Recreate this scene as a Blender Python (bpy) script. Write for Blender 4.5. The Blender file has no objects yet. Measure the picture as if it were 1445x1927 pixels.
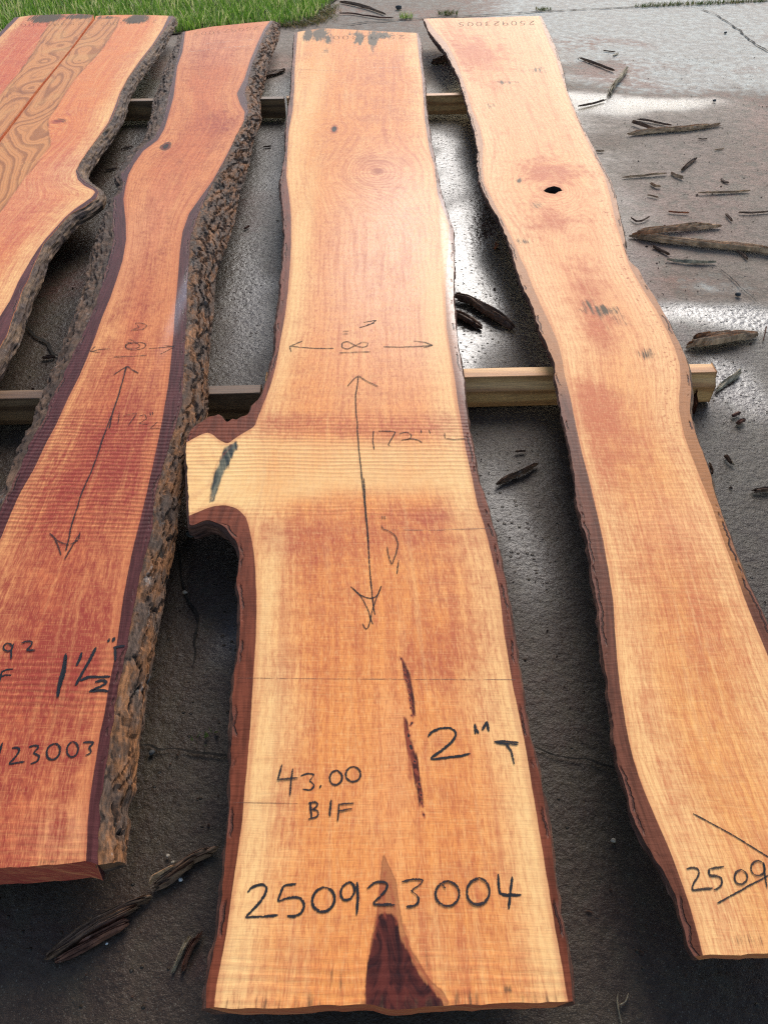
import bpy, math, random
import numpy as np
from mathutils.geometry import delaunay_2d_cdt

# ------------------------------------------------------------------ camera, sky, sun, exposure
S = bpy.context.scene
COL = S.collection
CAM_H = 1.17
TILT = math.radians(46.93)          # camera looks this far below the horizontal
F = 1340.0                          # focal length in photo pixels (photo 1445 x 1927)
cd = bpy.data.cameras.new('camera')
cd.sensor_fit = 'AUTO'; cd.sensor_width = 36.0; cd.lens = F / 1927.0 * 36.0
cd.clip_start = 0.02; cd.clip_end = 500
cam = bpy.data.objects.new('camera', cd); COL.objects.link(cam)
cam.location = (0, 0, CAM_H); cam.rotation_euler = (math.pi / 2 - TILT, 0, 0)
S.camera = cam

SUN_EL, SUN_AZ = math.radians(33), math.radians(13)      # azimuth measured from +Y (ahead) towards +X
w = bpy.data.worlds.new('World'); S.world = w; w.use_nodes = True
nt = w.node_tree; nt.nodes.clear()
o_ = nt.nodes.new('ShaderNodeOutputWorld'); bg = nt.nodes.new('ShaderNodeBackground')
sky = nt.nodes.new('ShaderNodeTexSky'); sky.sky_type = 'NISHITA'; sky.sun_disc = False
sky.sun_elevation = SUN_EL; sky.sun_rotation = SUN_AZ
sky.air_density = 1.0; sky.dust_density = 1.2; sky.ozone_density = 1.0
nt.links.new(sky.outputs[0], bg.inputs[0]); bg.inputs[1].default_value = 0.13
nt.links.new(bg.outputs[0], o_.inputs[0])
ld = bpy.data.lights.new('sun', 'SUN'); ld.energy = 2.0; ld.angle = math.radians(32); ld.color = (1.0, 0.965, 0.92)
sun = bpy.data.objects.new('sun', ld); COL.objects.link(sun)
sun.rotation_euler = (math.pi / 2 - SUN_EL, 0, math.pi - SUN_AZ)
S.view_settings.view_transform = 'Standard'; S.view_settings.look = 'None'
S.view_settings.gamma = 1.0; S.view_settings.use_curve_mapping = False
S.view_settings.exposure = 0.76
S.render.engine = 'CYCLES'
S.cycles.use_denoising = False; S.cycles.sample_clamp_indirect = 4.0; S.cycles.filter_width = 1.25; S.cycles.max_bounces = 6

# ------------------------------------------------------------------ survey helper: photo point -> point on the level plane z
st, ct = math.sin(TILT), math.cos(TILT)
def at(x, y, z=0.0):
    a = (x - 722.5) / F; b = (y - 963.5) / F
    dy = ct - b * st; dz = -st - b * ct
    t = (CAM_H - z) / (-dz)
    return (a * t, dy * t, z)
def ats(pts, z=0.0):
    return np.array([at(x, y, z)[:2] for x, y in pts])
def scale_at(y, z=0.0):             # metres per photo pixel across
    return at(723.5, y, z)[0] - at(722.5, y, z)[0]

# ------------------------------------------------------------------ vector noise
def _h(ix, iy, iz, s=0):
    ix = ix.astype(np.int64).astype(np.uint64); iy = iy.astype(np.int64).astype(np.uint64); iz = iz.astype(np.int64).astype(np.uint64)
    M = np.uint64(0xFFFFFFFF)
    n = (ix * np.uint64(374761393) + iy * np.uint64(668265263) + iz * np.uint64(2147483647) + np.uint64(s * 97531 + 7)) & M
    n = ((n ^ (n >> np.uint64(13))) * np.uint64(1274126177)) & M
    n = ((n ^ (n >> np.uint64(16))) * np.uint64(2246822519)) & M
    n = n ^ (n >> np.uint64(15))
    return (n & M).astype(np.float64) / 4294967295.0
def vn(x, y, z=0.0, s=0):           # value noise 0..1
    x = np.asarray(x, float); y = np.asarray(y, float) + 0 * x; z = np.asarray(z, float) + 0 * x
    xi, yi, zi = np.floor(x), np.floor(y), np.floor(z)
    u, v, q = x - xi, y - yi, z - zi
    u = u * u * (3 - 2 * u); v = v * v * (3 - 2 * v); q = q * q * (3 - 2 * q)
    r = 0
    for a in (0, 1):
        for b in (0, 1):
            for c in (0, 1):
                r = r + _h(xi + a, yi + b, zi + c, s) * (u if a else 1 - u) * (v if b else 1 - v) * (q if c else 1 - q)
    return r
def fbm(x, y, z=0.0, o=4, s=0):
    r = 0; a = 0.5; f = 1.0; t = 0
    for k in range(o):
        r = r + a * vn(np.asarray(x) * f, np.asarray(y) * f, np.asarray(z) * f, s + k); t += a; a *= .5; f *= 2.03
    return r / t
def worley(x, y, s=0):
    x = np.asarray(x, float); y = np.asarray(y, float); xi, yi = np.floor(x), np.floor(y)
    f1 = np.full(x.shape, 9.0); f2 = np.full(x.shape, 9.0); idv = np.zeros(x.shape)
    z0 = np.zeros_like(x)
    for a in (-1, 0, 1):
        for b in (-1, 0, 1):
            px = xi + a + _h(xi + a, yi + b, z0, s); py = yi + b + _h(xi + a, yi + b, z0 + 1, s)
            d = np.hypot(px - x, py - y); m = d < f1
            f2 = np.where(m, f1, np.minimum(f2, d)); idv = np.where(m, _h(xi + a, yi + b, z0 + 2, s), idv); f1 = np.where(m, d, f1)
    return f1, f2, idv
def sstep(a, b, x):
    t = np.clip((x - a) / (b - a), 0, 1); return t * t * (3 - 2 * t)

# ------------------------------------------------------------------ planar helpers
def resample(P, ds):
    P = np.asarray(P, float); d = np.hypot(*np.diff(P, axis=0).T); s = np.concatenate([[0], np.cumsum(d)])
    n = max(2, int(round(s[-1] / ds)) + 1); q = np.linspace(0, s[-1], n)
    return np.column_stack([np.interp(q, s, P[:, i]) for i in range(P.shape[1])])
def smooth_poly(P, ds, it=2):
    R = resample(P, ds)
    for _ in range(it):
        R[1:-1] = (R[:-2] + 2 * R[1:-1] + R[2:]) / 4
    return R
def seg_dist(Q, P, closed=False):
    A = P if closed else P[:-1]; B = np.roll(P, -1, 0) if closed else P[1:]
    best = np.full(len(Q), 1e9)
    for a, b in zip(A, B):
        ab = b - a; L = (ab ** 2).sum() + 1e-12
        t = np.clip(((Q - a) @ ab) / L, 0, 1); d = Q - a - t[:, None] * ab
        best = np.minimum(best, (d ** 2).sum(1))
    return np.sqrt(best)
def inside(Q, P):
    x, y = Q[:, 0], Q[:, 1]; c = np.zeros(len(Q), bool)
    A = P; B = np.roll(P, -1, 0)
    for a, b in zip(A, B):
        if a[1] == b[1]: continue
        m = (a[1] > y) != (b[1] > y)
        c ^= m & (x < (b[0] - a[0]) * (y - a[1]) / (b[1] - a[1]) + a[0])
    return c
def sdf(Q, P):
    d = seg_dist(Q, P, True); return np.where(inside(Q, P), d, -d)
def normals2(P):
    T = np.gradient(P, axis=0); k = 5
    if len(P) > 20:
        for i in range(2):
            T = np.column_stack([np.convolve(np.pad(T[:, j], k, mode='edge'), np.ones(2 * k + 1) / (2 * k + 1), 'valid') for j in (0, 1)])
    T /= np.linalg.norm(T, axis=1)[:, None] + 1e-9
    return np.column_stack([T[:, 1], -T[:, 0]])

# ------------------------------------------------------------------ object helpers
def thing(name, label, cat, loc, group=None):
    o = bpy.data.objects.new(name, None); COL.objects.link(o); o.location = loc; o.empty_display_size = .1
    o['label'] = label; o['category'] = cat
    if group: o['group'] = group
    return o
def tag(o, label, cat, group=None):
    o['label'] = label; o['category'] = cat
    if group: o['group'] = group
    return o
def mesh_obj(name, V, Fc, m, parent=None, at_=None, smooth=False, fattr=None, vattr=None):
    V = np.asarray(V, float)
    base = np.array(parent_loc(parent)) if parent else (np.array(at_) if at_ is not None else np.zeros(3))
    me = bpy.data.meshes.new(name)
    me.from_pydata((V - base).tolist(), [], [list(map(int, f)) for f in Fc]); me.update()
    if isinstance(m, (list, tuple)):
        for q in m: me.materials.append(q)
    else: me.materials.append(m)
    if fattr:
        for k, a in fattr.items():
            t = me.attributes.new(k, 'FLOAT', 'POINT'); t.data.foreach_set('value', np.asarray(a, np.float32).ravel())
    if vattr:
        for k, a in vattr.items():
            t = me.attributes.new(k, 'FLOAT_VECTOR', 'POINT'); t.data.foreach_set('vector', np.asarray(a, np.float32).ravel())
    if smooth: me.polygons.foreach_set('use_smooth', np.ones(len(me.polygons), bool))
    o = bpy.data.objects.new(name, me); COL.objects.link(o)
    if parent: o.parent = parent
    else: o.location = tuple(base)
    return o
def parent_loc(p):
    v = np.array(p.location)
    return tuple(v)

# ------------------------------------------------------------------ material helper
class MB:
    def __init__(s, name):
        s.m = bpy.data.materials.new(name); s.m.use_nodes = True; s.t = s.m.node_tree; s.t.nodes.clear()
        s.out = s.n('ShaderNodeOutputMaterial'); s.b = s.n('ShaderNodeBsdfPrincipled')
        s.t.links.new(s.b.outputs[0], s.out.inputs[0])
    def n(s, k): return s.t.nodes.new(k)
    def put(s, sock, v):
        if isinstance(v, bpy.types.NodeSocket): s.t.links.new(v, sock)
        elif v is not None:
            if isinstance(v, (tuple, list)) and sock.type == 'RGBA' and len(v) == 3: v = (*v, 1)
            sock.default_value = v
    def attr(s, name, vec=False):
        a = s.n('ShaderNodeAttribute'); a.attribute_name = name; return a.outputs['Vector' if vec else 'Fac']
    def math(s, op, a, b=None, c=None, clamp=False):
        q = s.n('ShaderNodeMath'); q.operation = op; q.use_clamp = clamp
        s.put(q.inputs[0], a); s.put(q.inputs[1], b)
        if c is not None: s.put(q.inputs[2], c)
        return q.outputs[0]
    def add(s, a, b): return s.math('ADD', a, b)
    def sub(s, a, b): return s.math('SUBTRACT', a, b)
    def mul(s, a, b): return s.math('MULTIPLY', a, b)
    def mx(s, a, b): return s.math('MAXIMUM', a, b)
    def mn(s, a, b): return s.math('MINIMUM', a, b)
    def rng(s, v, a, b, c=0.0, d=1.0, smooth=True):
        q = s.n('ShaderNodeMapRange'); q.interpolation_type = 'SMOOTHSTEP' if smooth else 'LINEAR'
        s.put(q.inputs[0], v); s.put(q.inputs[1], a); s.put(q.inputs[2], b); s.put(q.inputs[3], c); s.put(q.inputs[4], d)
        return q.outputs[0]
    def vmul(s, v, k):
        q = s.n('ShaderNodeVectorMath'); q.operation = 'MULTIPLY'; s.put(q.inputs[0], v); s.put(q.inputs[1], k); return q.outputs[0]
    def vadd(s, v, k):
        q = s.n('ShaderNodeVectorMath'); q.operation = 'ADD'; s.put(q.inputs[0], v); s.put(q.inputs[1], k); return q.outputs[0]
    def noise(s, v, scale=1.0, detail=2.0, rough=0.5, dist=0.0, color=False):
        q = s.n('ShaderNodeTexNoise'); s.put(q.inputs['Vector'], v); s.put(q.inputs['Scale'], scale)
        s.put(q.inputs['Detail'], detail); s.put(q.inputs['Roughness'], rough); s.put(q.inputs['Distortion'], dist)
        return q.outputs['Color' if color else 'Fac']
    def voro(s, v, scale, feat='F1', out='Distance'):
        q = s.n('ShaderNodeTexVoronoi'); q.feature = feat; s.put(q.inputs['Vector'], v); s.put(q.inputs['Scale'], scale); return q.outputs[out]
    def mix(s, f, a, b, mode='MIX'):
        q = s.n('ShaderNodeMix'); q.data_type = 'RGBA'; q.blend_type = mode; q.clamp_factor = True
        s.put(q.inputs[0], f); s.put(q.inputs[6], a); s.put(q.inputs[7], b); return q.outputs[2]
    def mulc(s, col, f):   # colour times scalar
        q = s.n('ShaderNodeVectorMath'); q.operation = 'SCALE'; s.put(q.inputs[0], col); s.put(q.inputs['Scale'], f); return q.outputs[0]
    def sep(s, v):
        q = s.n('ShaderNodeSeparateXYZ'); s.put(q.inputs[0], v); return q.outputs
    def comb(s, x, y, z=0.0):
        q = s.n('ShaderNodeCombineXYZ'); s.put(q.inputs[0], x); s.put(q.inputs[1], y); s.put(q.inputs[2], z); return q.outputs[0]
    def objc(s): return s.n('ShaderNodeTexCoord').outputs['Object']
    def bump(s, h, strength=1.0, dist=0.001, prev=None):
        q = s.n('ShaderNodeBump'); s.put(q.inputs['Height'], h); s.put(q.inputs['Strength'], strength); s.put(q.inputs['Distance'], dist)
        if prev is not None: s.put(q.inputs['Normal'], prev)
        return q.outputs[0]
    def fin(s, col, rough, normal=None, spec=None, coat=None):
        s.put(s.b.inputs['Base Color'], col); s.put(s.b.inputs['Roughness'], rough)
        if normal is not None: s.put(s.b.inputs['Normal'], normal)
        if spec is not None: s.put(s.b.inputs['Specular IOR Level'], spec)
        if coat is not None: s.put(s.b.inputs['Coat Weight'], coat[0]); s.put(s.b.inputs['Coat Roughness'], coat[1])
        return s.m

# ------------------------------------------------------------------ materials
def wood_mat(name, seed, sat=(.82, .30, .080), cream=(.94, .54, .21), red=(.46, .095, .045), pale=(.92, .49, .27), redk=.52,
             rimc=(.085, .028, .024), rimtan=(.34, .13, .04)):
    b = MB(name)
    gc = b.attr('gc', True); g, l, _ = b.sep(gc)
    edge, outer = b.attr('edge'), b.attr('outer')
    streak = b.noise(b.comb(b.mul(g, 70), b.mul(l, 2.2), seed), 1, 4, .6)
    streak2 = b.noise(b.comb(b.mul(g, 190), b.mul(l, 9), seed + 3), 1, 3, .6)
    pores = b.noise(b.comb(b.mul(g, 560), b.mul(l, 75), seed), 1, 2, .5)
    wl = b.add(l, b.add(b.mul(b.noise(b.comb(b.mul(g, 7), b.mul(l, 3), seed), 1, 2, .5), .010), b.mul(g, .008)))
    saw = b.noise(b.comb(b.mul(g, 28), b.mul(wl, 330), seed + 7), 1, 3, .6)
    sawl = b.noise(b.comb(b.mul(g, 10), b.mul(wl, 46), seed + 9), 1, 3, .6)
    mott = b.noise(b.comb(b.mul(g, 13), b.mul(l, 7), seed), 1, 4, .6)
    mott2 = b.noise(b.comb(b.mul(g, 95), b.mul(l, 42), seed + 2), 1, 4, .7)
    dash = b.noise(b.comb(b.mul(g, 330), b.mul(l, 24), seed + 13), 1, 3, .6)
    ring = b.attr('ring')
    rs = b.math('SINE', b.mul(b.add(ring, b.mul(mott, 2.2)), 6.283))
    rs = b.rng(rs, -.2, 1.0)
    # sapwood at the edge -> heartwood inside
    ef = b.rng(b.add(edge, b.add(b.mul(b.sub(b.noise(b.comb(b.mul(g, 3), b.mul(l, 2.6), seed + 21), 1, 3, .6), .5), .13), b.add(b.mul(b.sub(mott2, .5), .03), b.mul(b.sub(sawl, .5), .02)))), -.01, .105)
    col = b.mix(b.mx(ef, b.sub(1.0, b.attr('cre'))), cream, sat)
    col = b.mix(b.rng(mott, .45, .70, 0, .25), col, cream)
    col = b.mix(b.mul(b.attr('pale'), b.rng(mott2, .3, .7, .6, 1.0)), col, pale)
    rf = b.add(b.mul(b.attr('red'), 1.0), b.mul(b.sub(mott, .5), 1.0))
    rf = b.add(rf, b.mul(b.sub(sawl, .5), .3)); rf = b.add(rf, b.mul(b.sub(mott2, .5), 1.1)); rf = b.add(rf, b.mul(b.sub(streak2, .5), .8))
    rf = b.mul(b.rng(rf, -.05, 1.0), b.rng(edge, -.0, .03, .35, 1))
    col = b.mix(b.mul(rf, redk * 1.9), col, red)
    col = b.mix(b.mul(b.rng(streak, .5, .68), .38), col, red)
    col = b.mix(b.mul(b.rng(streak, .46, .32), .25), col, cream)
    col = b.mix(b.mul(b.rng(dash, .55, .70), b.rng(edge, 0, .03, .18, .34)), col, b.mulc(red, .9))
    col = b.mix(b.mul(rs, b.mul(b.attr('ringk'), .38)), col, red)
    col = b.mix(b.mul(b.rng(pores, .52, .68), .36), col, b.mulc(red, .8))
    col = b.mix(b.mul(b.rng(pores, .46, .34), .25), col, cream)
    col = b.mix(b.mul(b.rng(saw, .54, .70), .20), col, b.mulc(red, .9))
    col = b.mix(b.mul(b.rng(saw, .46, .30), .18), col, cream)
    col = b.mulc(col, b.rng(sawl, .3, .7, 1.03, .97))
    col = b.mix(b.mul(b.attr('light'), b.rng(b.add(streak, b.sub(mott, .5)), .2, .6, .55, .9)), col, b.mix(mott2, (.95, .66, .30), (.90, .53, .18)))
    # saw ridges as dark lines where the band stuttered
    rdg = b.attr('ridge')
    rph = b.add(b.mul(wl, 84), b.mul(b.noise(b.comb(b.mul(g, 6), b.mul(l, 18), seed), 1, 3, .6), 1.5))
    rw = b.math('SINE', b.mul(rph, 6.283))
    col = b.mix(b.mul(b.rng(rw, .1, .95), b.mul(rdg, .48)), col, b.mulc(red, .8))
    # figured dark heart (swirling brown on tan)
    fig = b.attr('fig')
    dn = b.noise(b.comb(b.mul(g, 9), b.mul(l, 3.2), seed), 1, 3, .55, color=True)
    fx = b.add(b.mul(g, 26), b.mul(b.sep(dn)[0], 8)); fy = b.add(b.mul(l, 1.3), b.mul(b.sep(dn)[1], 3))
    fn = b.noise(b.comb(fx, fy, seed), .8, 3, .55)
    fl = b.math('SINE', b.mul(b.add(b.mul(fn, 1.1), b.mul(ring, .42)), 6.283))
    fl2 = b.math('SINE', b.mul(b.add(b.mul(fn, 1.6), b.mul(ring, 1.2)), 6.283))
    fcol = b.mix(b.rng(fl, .0, 1.0, 0, .52), (.66, .27, .10), (.20, .065, .036))
    fcol = b.mix(b.rng(fl2, .3, 1.0, 0, .30), fcol, (.26, .10, .05))
    fcol = b.mix(b.rng(b.add(fn, b.mul(b.sub(streak, .5), .5)), .56, .74, 0, .55), fcol, (.24, .09, .055))
    fcol = b.mix(b.rng(mott, .5, .7, 0, .4), fcol, (.68, .35, .13))
    fcol = b.mix(b.mul(b.rng(fig, .75, .3), .65), fcol, (.10, .045, .03))
    col = b.mix(b.rng(b.add(fig, b.mul(b.sub(streak, .5), .8)), .30, .62), col, fcol)
    # dark heart, grey stain, knots
    am = b.add(b.attr('amber'), b.mul(b.sub(streak2, .5), .4))
    col = b.mix(b.mul(b.rng(am, .4, .6), .75), col, b.mix(streak, (.46, .17, .06), (.30, .095, .04)))
    col = b.mix(b.mul(b.rng(b.math('ABSOLUTE', b.sub(am, .5)), .3, .05), .40), col, (.20, .055, .025))
    hs = b.add(b.attr('heart'), b.add(.0018, b.add(b.mul(b.sub(streak2, .5), .010), b.add(b.mul(b.sub(streak, .5), .014), b.mul(b.sub(mott2, .5), .007)))))
    hc = b.mix(b.rng(b.noise(b.comb(b.mul(g, 45), b.mul(l, 16), seed), 1, 3, .6, 1.5), .35, .65), (.12, .026, .018), (.030, .010, .010))
    col = b.mix(b.rng(hs, -.002, .002), col, hc)
    gf = b.rng(b.add(b.attr('grey'), b.add(b.mul(b.sub(streak2, .5), 1.5), b.mul(b.sub(mott2, .5), .7))), .28, .75)
    gcol = b.mix(mott2, (.055, .038, .020), (.14, .085, .045))
    col = b.mix(b.mul(gf, b.rng(b.attr('grey'), .02, .3)), col, gcol)
    bl = b.rng(b.add(b.attr('blue'), b.add(b.mul(b.sub(streak2, .5), 1.1), b.mul(b.sub(mott2, .5), .5))), .3, .75)
    col = b.mix(bl, col, b.mix(b.rng(streak2, .35, .62), (.17, .155, .10), (.028, .036, .034)))
    kn = b.attr('knot')
    col = b.mix(b.rng(b.add(kn, b.mul(b.sub(mott2, .5), .35)), .15, .75, 0, .8), col, b.mulc(red, .75))
    col = b.mix(b.rng(b.add(kn, b.mul(b.sub(mott2, .5), .35)), .72, .9), col, (.035, .022, .02))
    # cut ends and score lines
    col = b.mix(b.mul(b.attr('score'), .75), col, (.16, .06, .03))
    # inner bark rim
    rimn = b.noise(b.comb(b.mul(g, 120), b.mul(l, 10), seed + 5), 1, 3, .6)
    rc = b.mix(b.rng(rimn, .35, .65), rimc, b.mulc(rimc, 1.7))
    rc = b.mix(b.attr('lighter'), rc, b.mix(rimn, rimtan, b.mulc(rimtan, 1.3)))
    rc = b.mix(b.mul(b.rng(saw, .45, .7), .5), rc, b.mulc(rc, .55))
    ew = b.add(edge, b.mul(b.sub(mott2, .5), .0022))
    col = b.mix(b.mul(b.rng(ew, .012, .001), .35), col, b.mulc(red, .9))
    col = b.mix(b.rng(ew, .0007, -.0007), col, rc)
    # bark cracks inside the rim
    ck = b.sub(outer, b.add(.0055, b.mul(b.sub(b.noise(b.comb(b.mul(g, 4), b.mul(l, 24), seed), 1, 3, .6), .5), .016)))
    ck = b.add(ck, b.mul(b.sub(b.noise(b.comb(b.mul(g, 30), b.mul(l, 110), seed), 1, 3, .6), .5), .006))
    ckm = b.rng(b.noise(b.comb(0.0, b.mul(l, 9), seed + 11), 1, 3, .6), .50, .58)
    ckl = b.mul(b.rng(b.math('ABSOLUTE', ck), .0022, .0008), b.mul(ckm, b.rng(ew, .0, -.002)))
    col = b.mix(ckl, col, (.012, .007, .006))
    ob = b.mul(b.rng(ck, .001, -.001), b.mul(ckm, b.rng(ew, .0, -.002)))
    col = b.mix(b.mul(ob, .5), col, (.19, .075, .05))
    h = b.add(b.mul(b.mul(b.math('SINE', b.mul(rph, 6.283)), rdg), .35), b.add(b.mul(saw, .35), b.add(b.mul(pores, .22), b.mul(streak2, .2))))
    h = b.sub(h, b.mul(ckl, 3.0))
    h = b.add(h, b.mul(sawl, .10))
    nrm = b.bump(h, .8, .0012)
    ro = b.rng(ew, -.001, .001, .46, .58)
    ro = b.add(ro, b.mul(b.sub(mott2, .5), .15))
    sh = b.mul(b.attr('sheen'), b.rng(b.add(mott2, b.mul(b.sub(saw, .5), .4)), .3, .6, .5, 1))
    ro = b.sub(ro, b.mul(sh, .20))
    return b.fin(col, ro, nrm, b.add(.09, b.mul(sh, .55)))

def bark_mat(name, seed, c1, c2, c3, light=.15, rough=.75):
    b = MB(name)
    gc = b.attr('gc', True); g, l, _ = b.sep(gc)
    fi = b.noise(b.comb(b.mul(g, 320), b.mul(l, 38), seed), 1, 4, .65)
    n1 = b.noise(b.comb(b.mul(g, 45), b.mul(l, 14), seed), 1, 5, .65)
    n2 = b.noise(b.comb(b.mul(g, 210), b.mul(l, 80), seed + 4), 1, 6, .75)
    hh = b.attr('bh')
    col = b.mix(b.rng(n1, .40, .60), c1, c2)
    col = b.mix(b.rng(b.add(hh, b.mul(b.sub(n2, .5), .5)), .32, .05), col, c3)
    col = b.mix(b.rng(n2, .52, .75, 0, .35), col, c3)
    col = b.mix(b.mul(b.rng(b.noise(b.comb(b.mul(g, 70), b.mul(l, 22), seed + 8), 1, 4, .7), .60, .70), light), col, (.42, .42, .38))
    col = b.mulc(col, b.rng(fi, .35, .65, .6, 1.45))
    pid = b.attr('pid'); col = b.mix(b.rng(pid, .55, .8, 0, .55), col, c2); col = b.mulc(col, b.rng(pid, 0, .5, 1.25, .9))
    h = b.add(b.mul(fi, .8), b.mul(n2, .8))
    return b.fin(col, b.rng(n2, .3, .7, rough + .15, rough - .15), b.bump(h, .9, .0022), .16)

def lumber_mat(name, seed, c1, c2):
    b = MB(name)
    o = b.objc(); x, y, z = b.sep(o)
    d = b.noise(b.comb(b.mul(x, 1.3), b.mul(y, 8), b.mul(z, 8)), 1, 2, .5)
    ph = b.add(b.add(b.mul(z, 60), b.mul(y, 34)), b.mul(d, 7))
    rw = b.math('SINE', b.mul(ph, 2.2))
    f = b.noise(b.comb(b.mul(x, 12), b.mul(y, 500), b.mul(z, 500)), 1, 3, .6)
    col = b.mix(b.rng(rw, -.6, 1), c1, c2)
    col = b.mulc(col, b.rng(f, .3, .7, .75, 1.2))
    st_ = b.noise(b.comb(b.mul(x, 5), b.mul(y, 12), seed), 1, 4, .6)
    col = b.mix(b.rng(st_, .5, .75, 0, .55), col, b.mulc(c2, .45))
    return b.fin(col, .6, b.bump(f, .6, .001))

def crayon_mat():
    b = MB('crayon'); gc = b.attr('gc', True); x, y, _ = b.sep(gc)
    n1 = b.noise(b.comb(b.mul(x, 60), b.mul(y, 420), 0.0), 1, 2, .5)
    n2 = b.noise(b.comb(b.mul(x, 500), b.mul(y, 500), 3.0), 1, 2, .5)
    e = b.attr('e')      # 0 at centre, 1 at the stroke's edge
    al = b.sub(b.add(b.mul(n1, .9), b.mul(n2, .8)), b.mul(b.math('POWER', e, 2.0), .38))
    al = b.mul(b.rng(b.add(al, b.sub(b.attr('press'), .5)), .46, .60), b.rng(b.attr('press'), .3, .5, .7, .97))
    b.fin((.014, .018, .022), .7, None, .15)
    b.put(b.b.inputs['Alpha'], al)
    return b.m

def concrete_mat():
    b = MB('wet_concrete'); o = b.objc()
    wet, pud, mud, lite = b.attr('wet'), b.attr('pud'), b.attr('mud'), b.attr('lite')
    n1 = b.noise(o, 3.0, 5, .6); n2 = b.noise(o, 22, 4, .6); n3 = b.noise(o, 150, 3, .65); n4 = b.noise(o, 620, 2, .6)
    ag = b.voro(o, 330, 'F1', 'Distance'); agc = b.sep(b.voro(o, 330, 'F1', 'Color'))[0]
    w_ = b.add(wet, b.add(b.mul(b.sub(n2, .5), .30), b.mul(b.sub(n3, .5), .25)))
    lighter = b.mix(b.rng(n2, .3, .7), (.56, .535, .45), (.43, .405, .33))
    damp = b.mix(b.rng(n1, .3, .7), (.185, .142, .10), (.14, .112, .08))
    wetc = b.mix(b.rng(n2, .3, .7), (.054, .038, .023), (.032, .024, .015))
    col = b.mix(b.rng(w_, .05, .45), lighter, damp); col = b.mix(b.rng(w_, .5, .9), col, wetc)
    mf = b.mul(mud, b.rng(b.add(n2, b.mul(b.sub(n1, .5), .6)), .3, .62))
    col = b.mix(mf, col, b.mix(b.rng(w_, .4, .9), (.30, .16, .11), (.085, .038, .027)))
    # aggregate: fine light and dark grains
    col = b.mulc(col, b.rng(n3, .3, .7, .8, 1.2))
    col = b.mulc(col, b.rng(n4, .3, .7, .82, 1.18))
    col = b.mix(b.mul(b.rng(agc, .80, .92), b.mul(b.rng(ag, .36, .2), .65)), col, b.mix(b.rng(w_, .4, .8), (.62, .57, .46), (.16, .14, .10)))
    col = b.mix(b.mul(b.rng(agc, .14, .05), b.mul(b.rng(ag, .4, .25), .6)), col, (.02, .018, .016))
    pt = b.voro(o, 46, 'F1', 'Distance'); ptc = b.sep(b.voro(o, 46, 'F1', 'Color'))[1]
    pit = b.mul(b.rng(pt, .16, .08), b.rng(ptc, .72, .8))
    col = b.mix(b.mul(pit, .8), col, (.022, .018, .015))
    dt = b.voro(o, 62, 'F1', 'Distance'); dtc = b.sep(b.voro(o, 62, 'F1', 'Color'))[0]
    dot = b.mul(b.mul(b.rng(dt, .26, .12), b.rng(dtc, .45, .55)), b.rng(pud, .2, .6))
    col = b.mix(b.mul(dot, .7), col, (.02, .017, .014))
    ro = b.rng(w_, .3, .85, .85, .34); ro = b.sub(ro, b.mul(b.mul(pud, b.rng(n3, .35, .6, .45, 1)), .21)); ro = b.mx(ro, .06); ro = b.add(ro, b.mul(dot, .4))
    h = b.add(b.add(b.mul(n3, .8), b.mul(n4, .35)), b.add(b.mul(n2, 1.2), b.add(b.mul(pit, 1.6), b.mul(dot, 3.0))))
    h2 = b.noise(o, 70, 2, .5)
    hh = b.add(b.mul(h, b.rng(pud, 0, 1, 1.0, .22)), b.mul(h2, .9))
    nrm = b.bump(hh, .9, .0030)
    return b.fin(col, ro, nrm, b.add(.18, b.mul(pud, .34)))

def simple_noise_mat(name, c1, c2, sc, rough=.8, bump=.002):
    b = MB(name); o = b.objc(); n = b.noise(o, sc, 4, .65); n2 = b.noise(o, sc * 6, 3, .6)
    col = b.mix(b.rng(n, .35, .65), c1, c2); col = b.mulc(col, b.rng(n2, .3, .7, .75, 1.25))
    return b.fin(col, rough, b.bump(b.add(n, b.mul(n2, .4)), .8, bump), .12)

def grass_mat(name, c1, c2, c3):
    b = MB(name); t = b.attr('rnd'); k = b.attr('tip')
    col = b.mix(t, c1, c2); col = b.mix(b.rng(t, .70, .92), col, c3)
    m = b.fin(col, .5, None, .35)
    tr = b.n('ShaderNodeBsdfTranslucent'); b.put(tr.inputs[0], b.mulc(col, 1.2)); mx_ = b.n('ShaderNodeMixShader'); mx_.inputs[0].default_value = .4
    b.t.links.new(b.b.outputs[0], mx_.inputs[1]); b.t.links.new(tr.outputs[0], mx_.inputs[2]); b.t.links.new(mx_.outputs[0], b.out.inputs[0])
    return m

M_W1 = wood_mat('pink_sawn_wood', 1.3, sat=(.80, .265, .090), red=(.54, .11, .07), redk=.45)
M_W1B = wood_mat('rosy_sawn_wood', 4.7, sat=(.72, .195, .080), red=(.50, .085, .06), redk=.5)
M_W2 = wood_mat('red_sawn_wood', 9.1, sat=(.70, .20, .072), red=(.34, .055, .034), redk=.60, cream=(.88, .40, .14), rimc=(.066, .020, .018))
M_W3 = wood_mat('orange_sawn_wood', 15.9, rimc=(.12, .030, .014))
M_W4 = wood_mat('pale_sawn_wood', 22.5, sat=(.85, .375, .108), cream=(.95, .57, .23), red=(.56, .15, .06), redk=.50, rimc=(.105, .034, .018))
M_B_OCH = bark_mat('ochre_bark', 2.2, (.205, .088, .034), (.095, .060, .040), (.026, .017, .012), .3)
M_B_GRY = bark_mat('grey_bark', 6.2, (.12, .066, .038), (.06, .036, .024), (.014, .010, .008), .18)
M_B_BRN = bark_mat('brown_bark', 8.8, (.14, .06, .035), (.08, .036, .024), (.03, .015, .012), .1)
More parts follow.
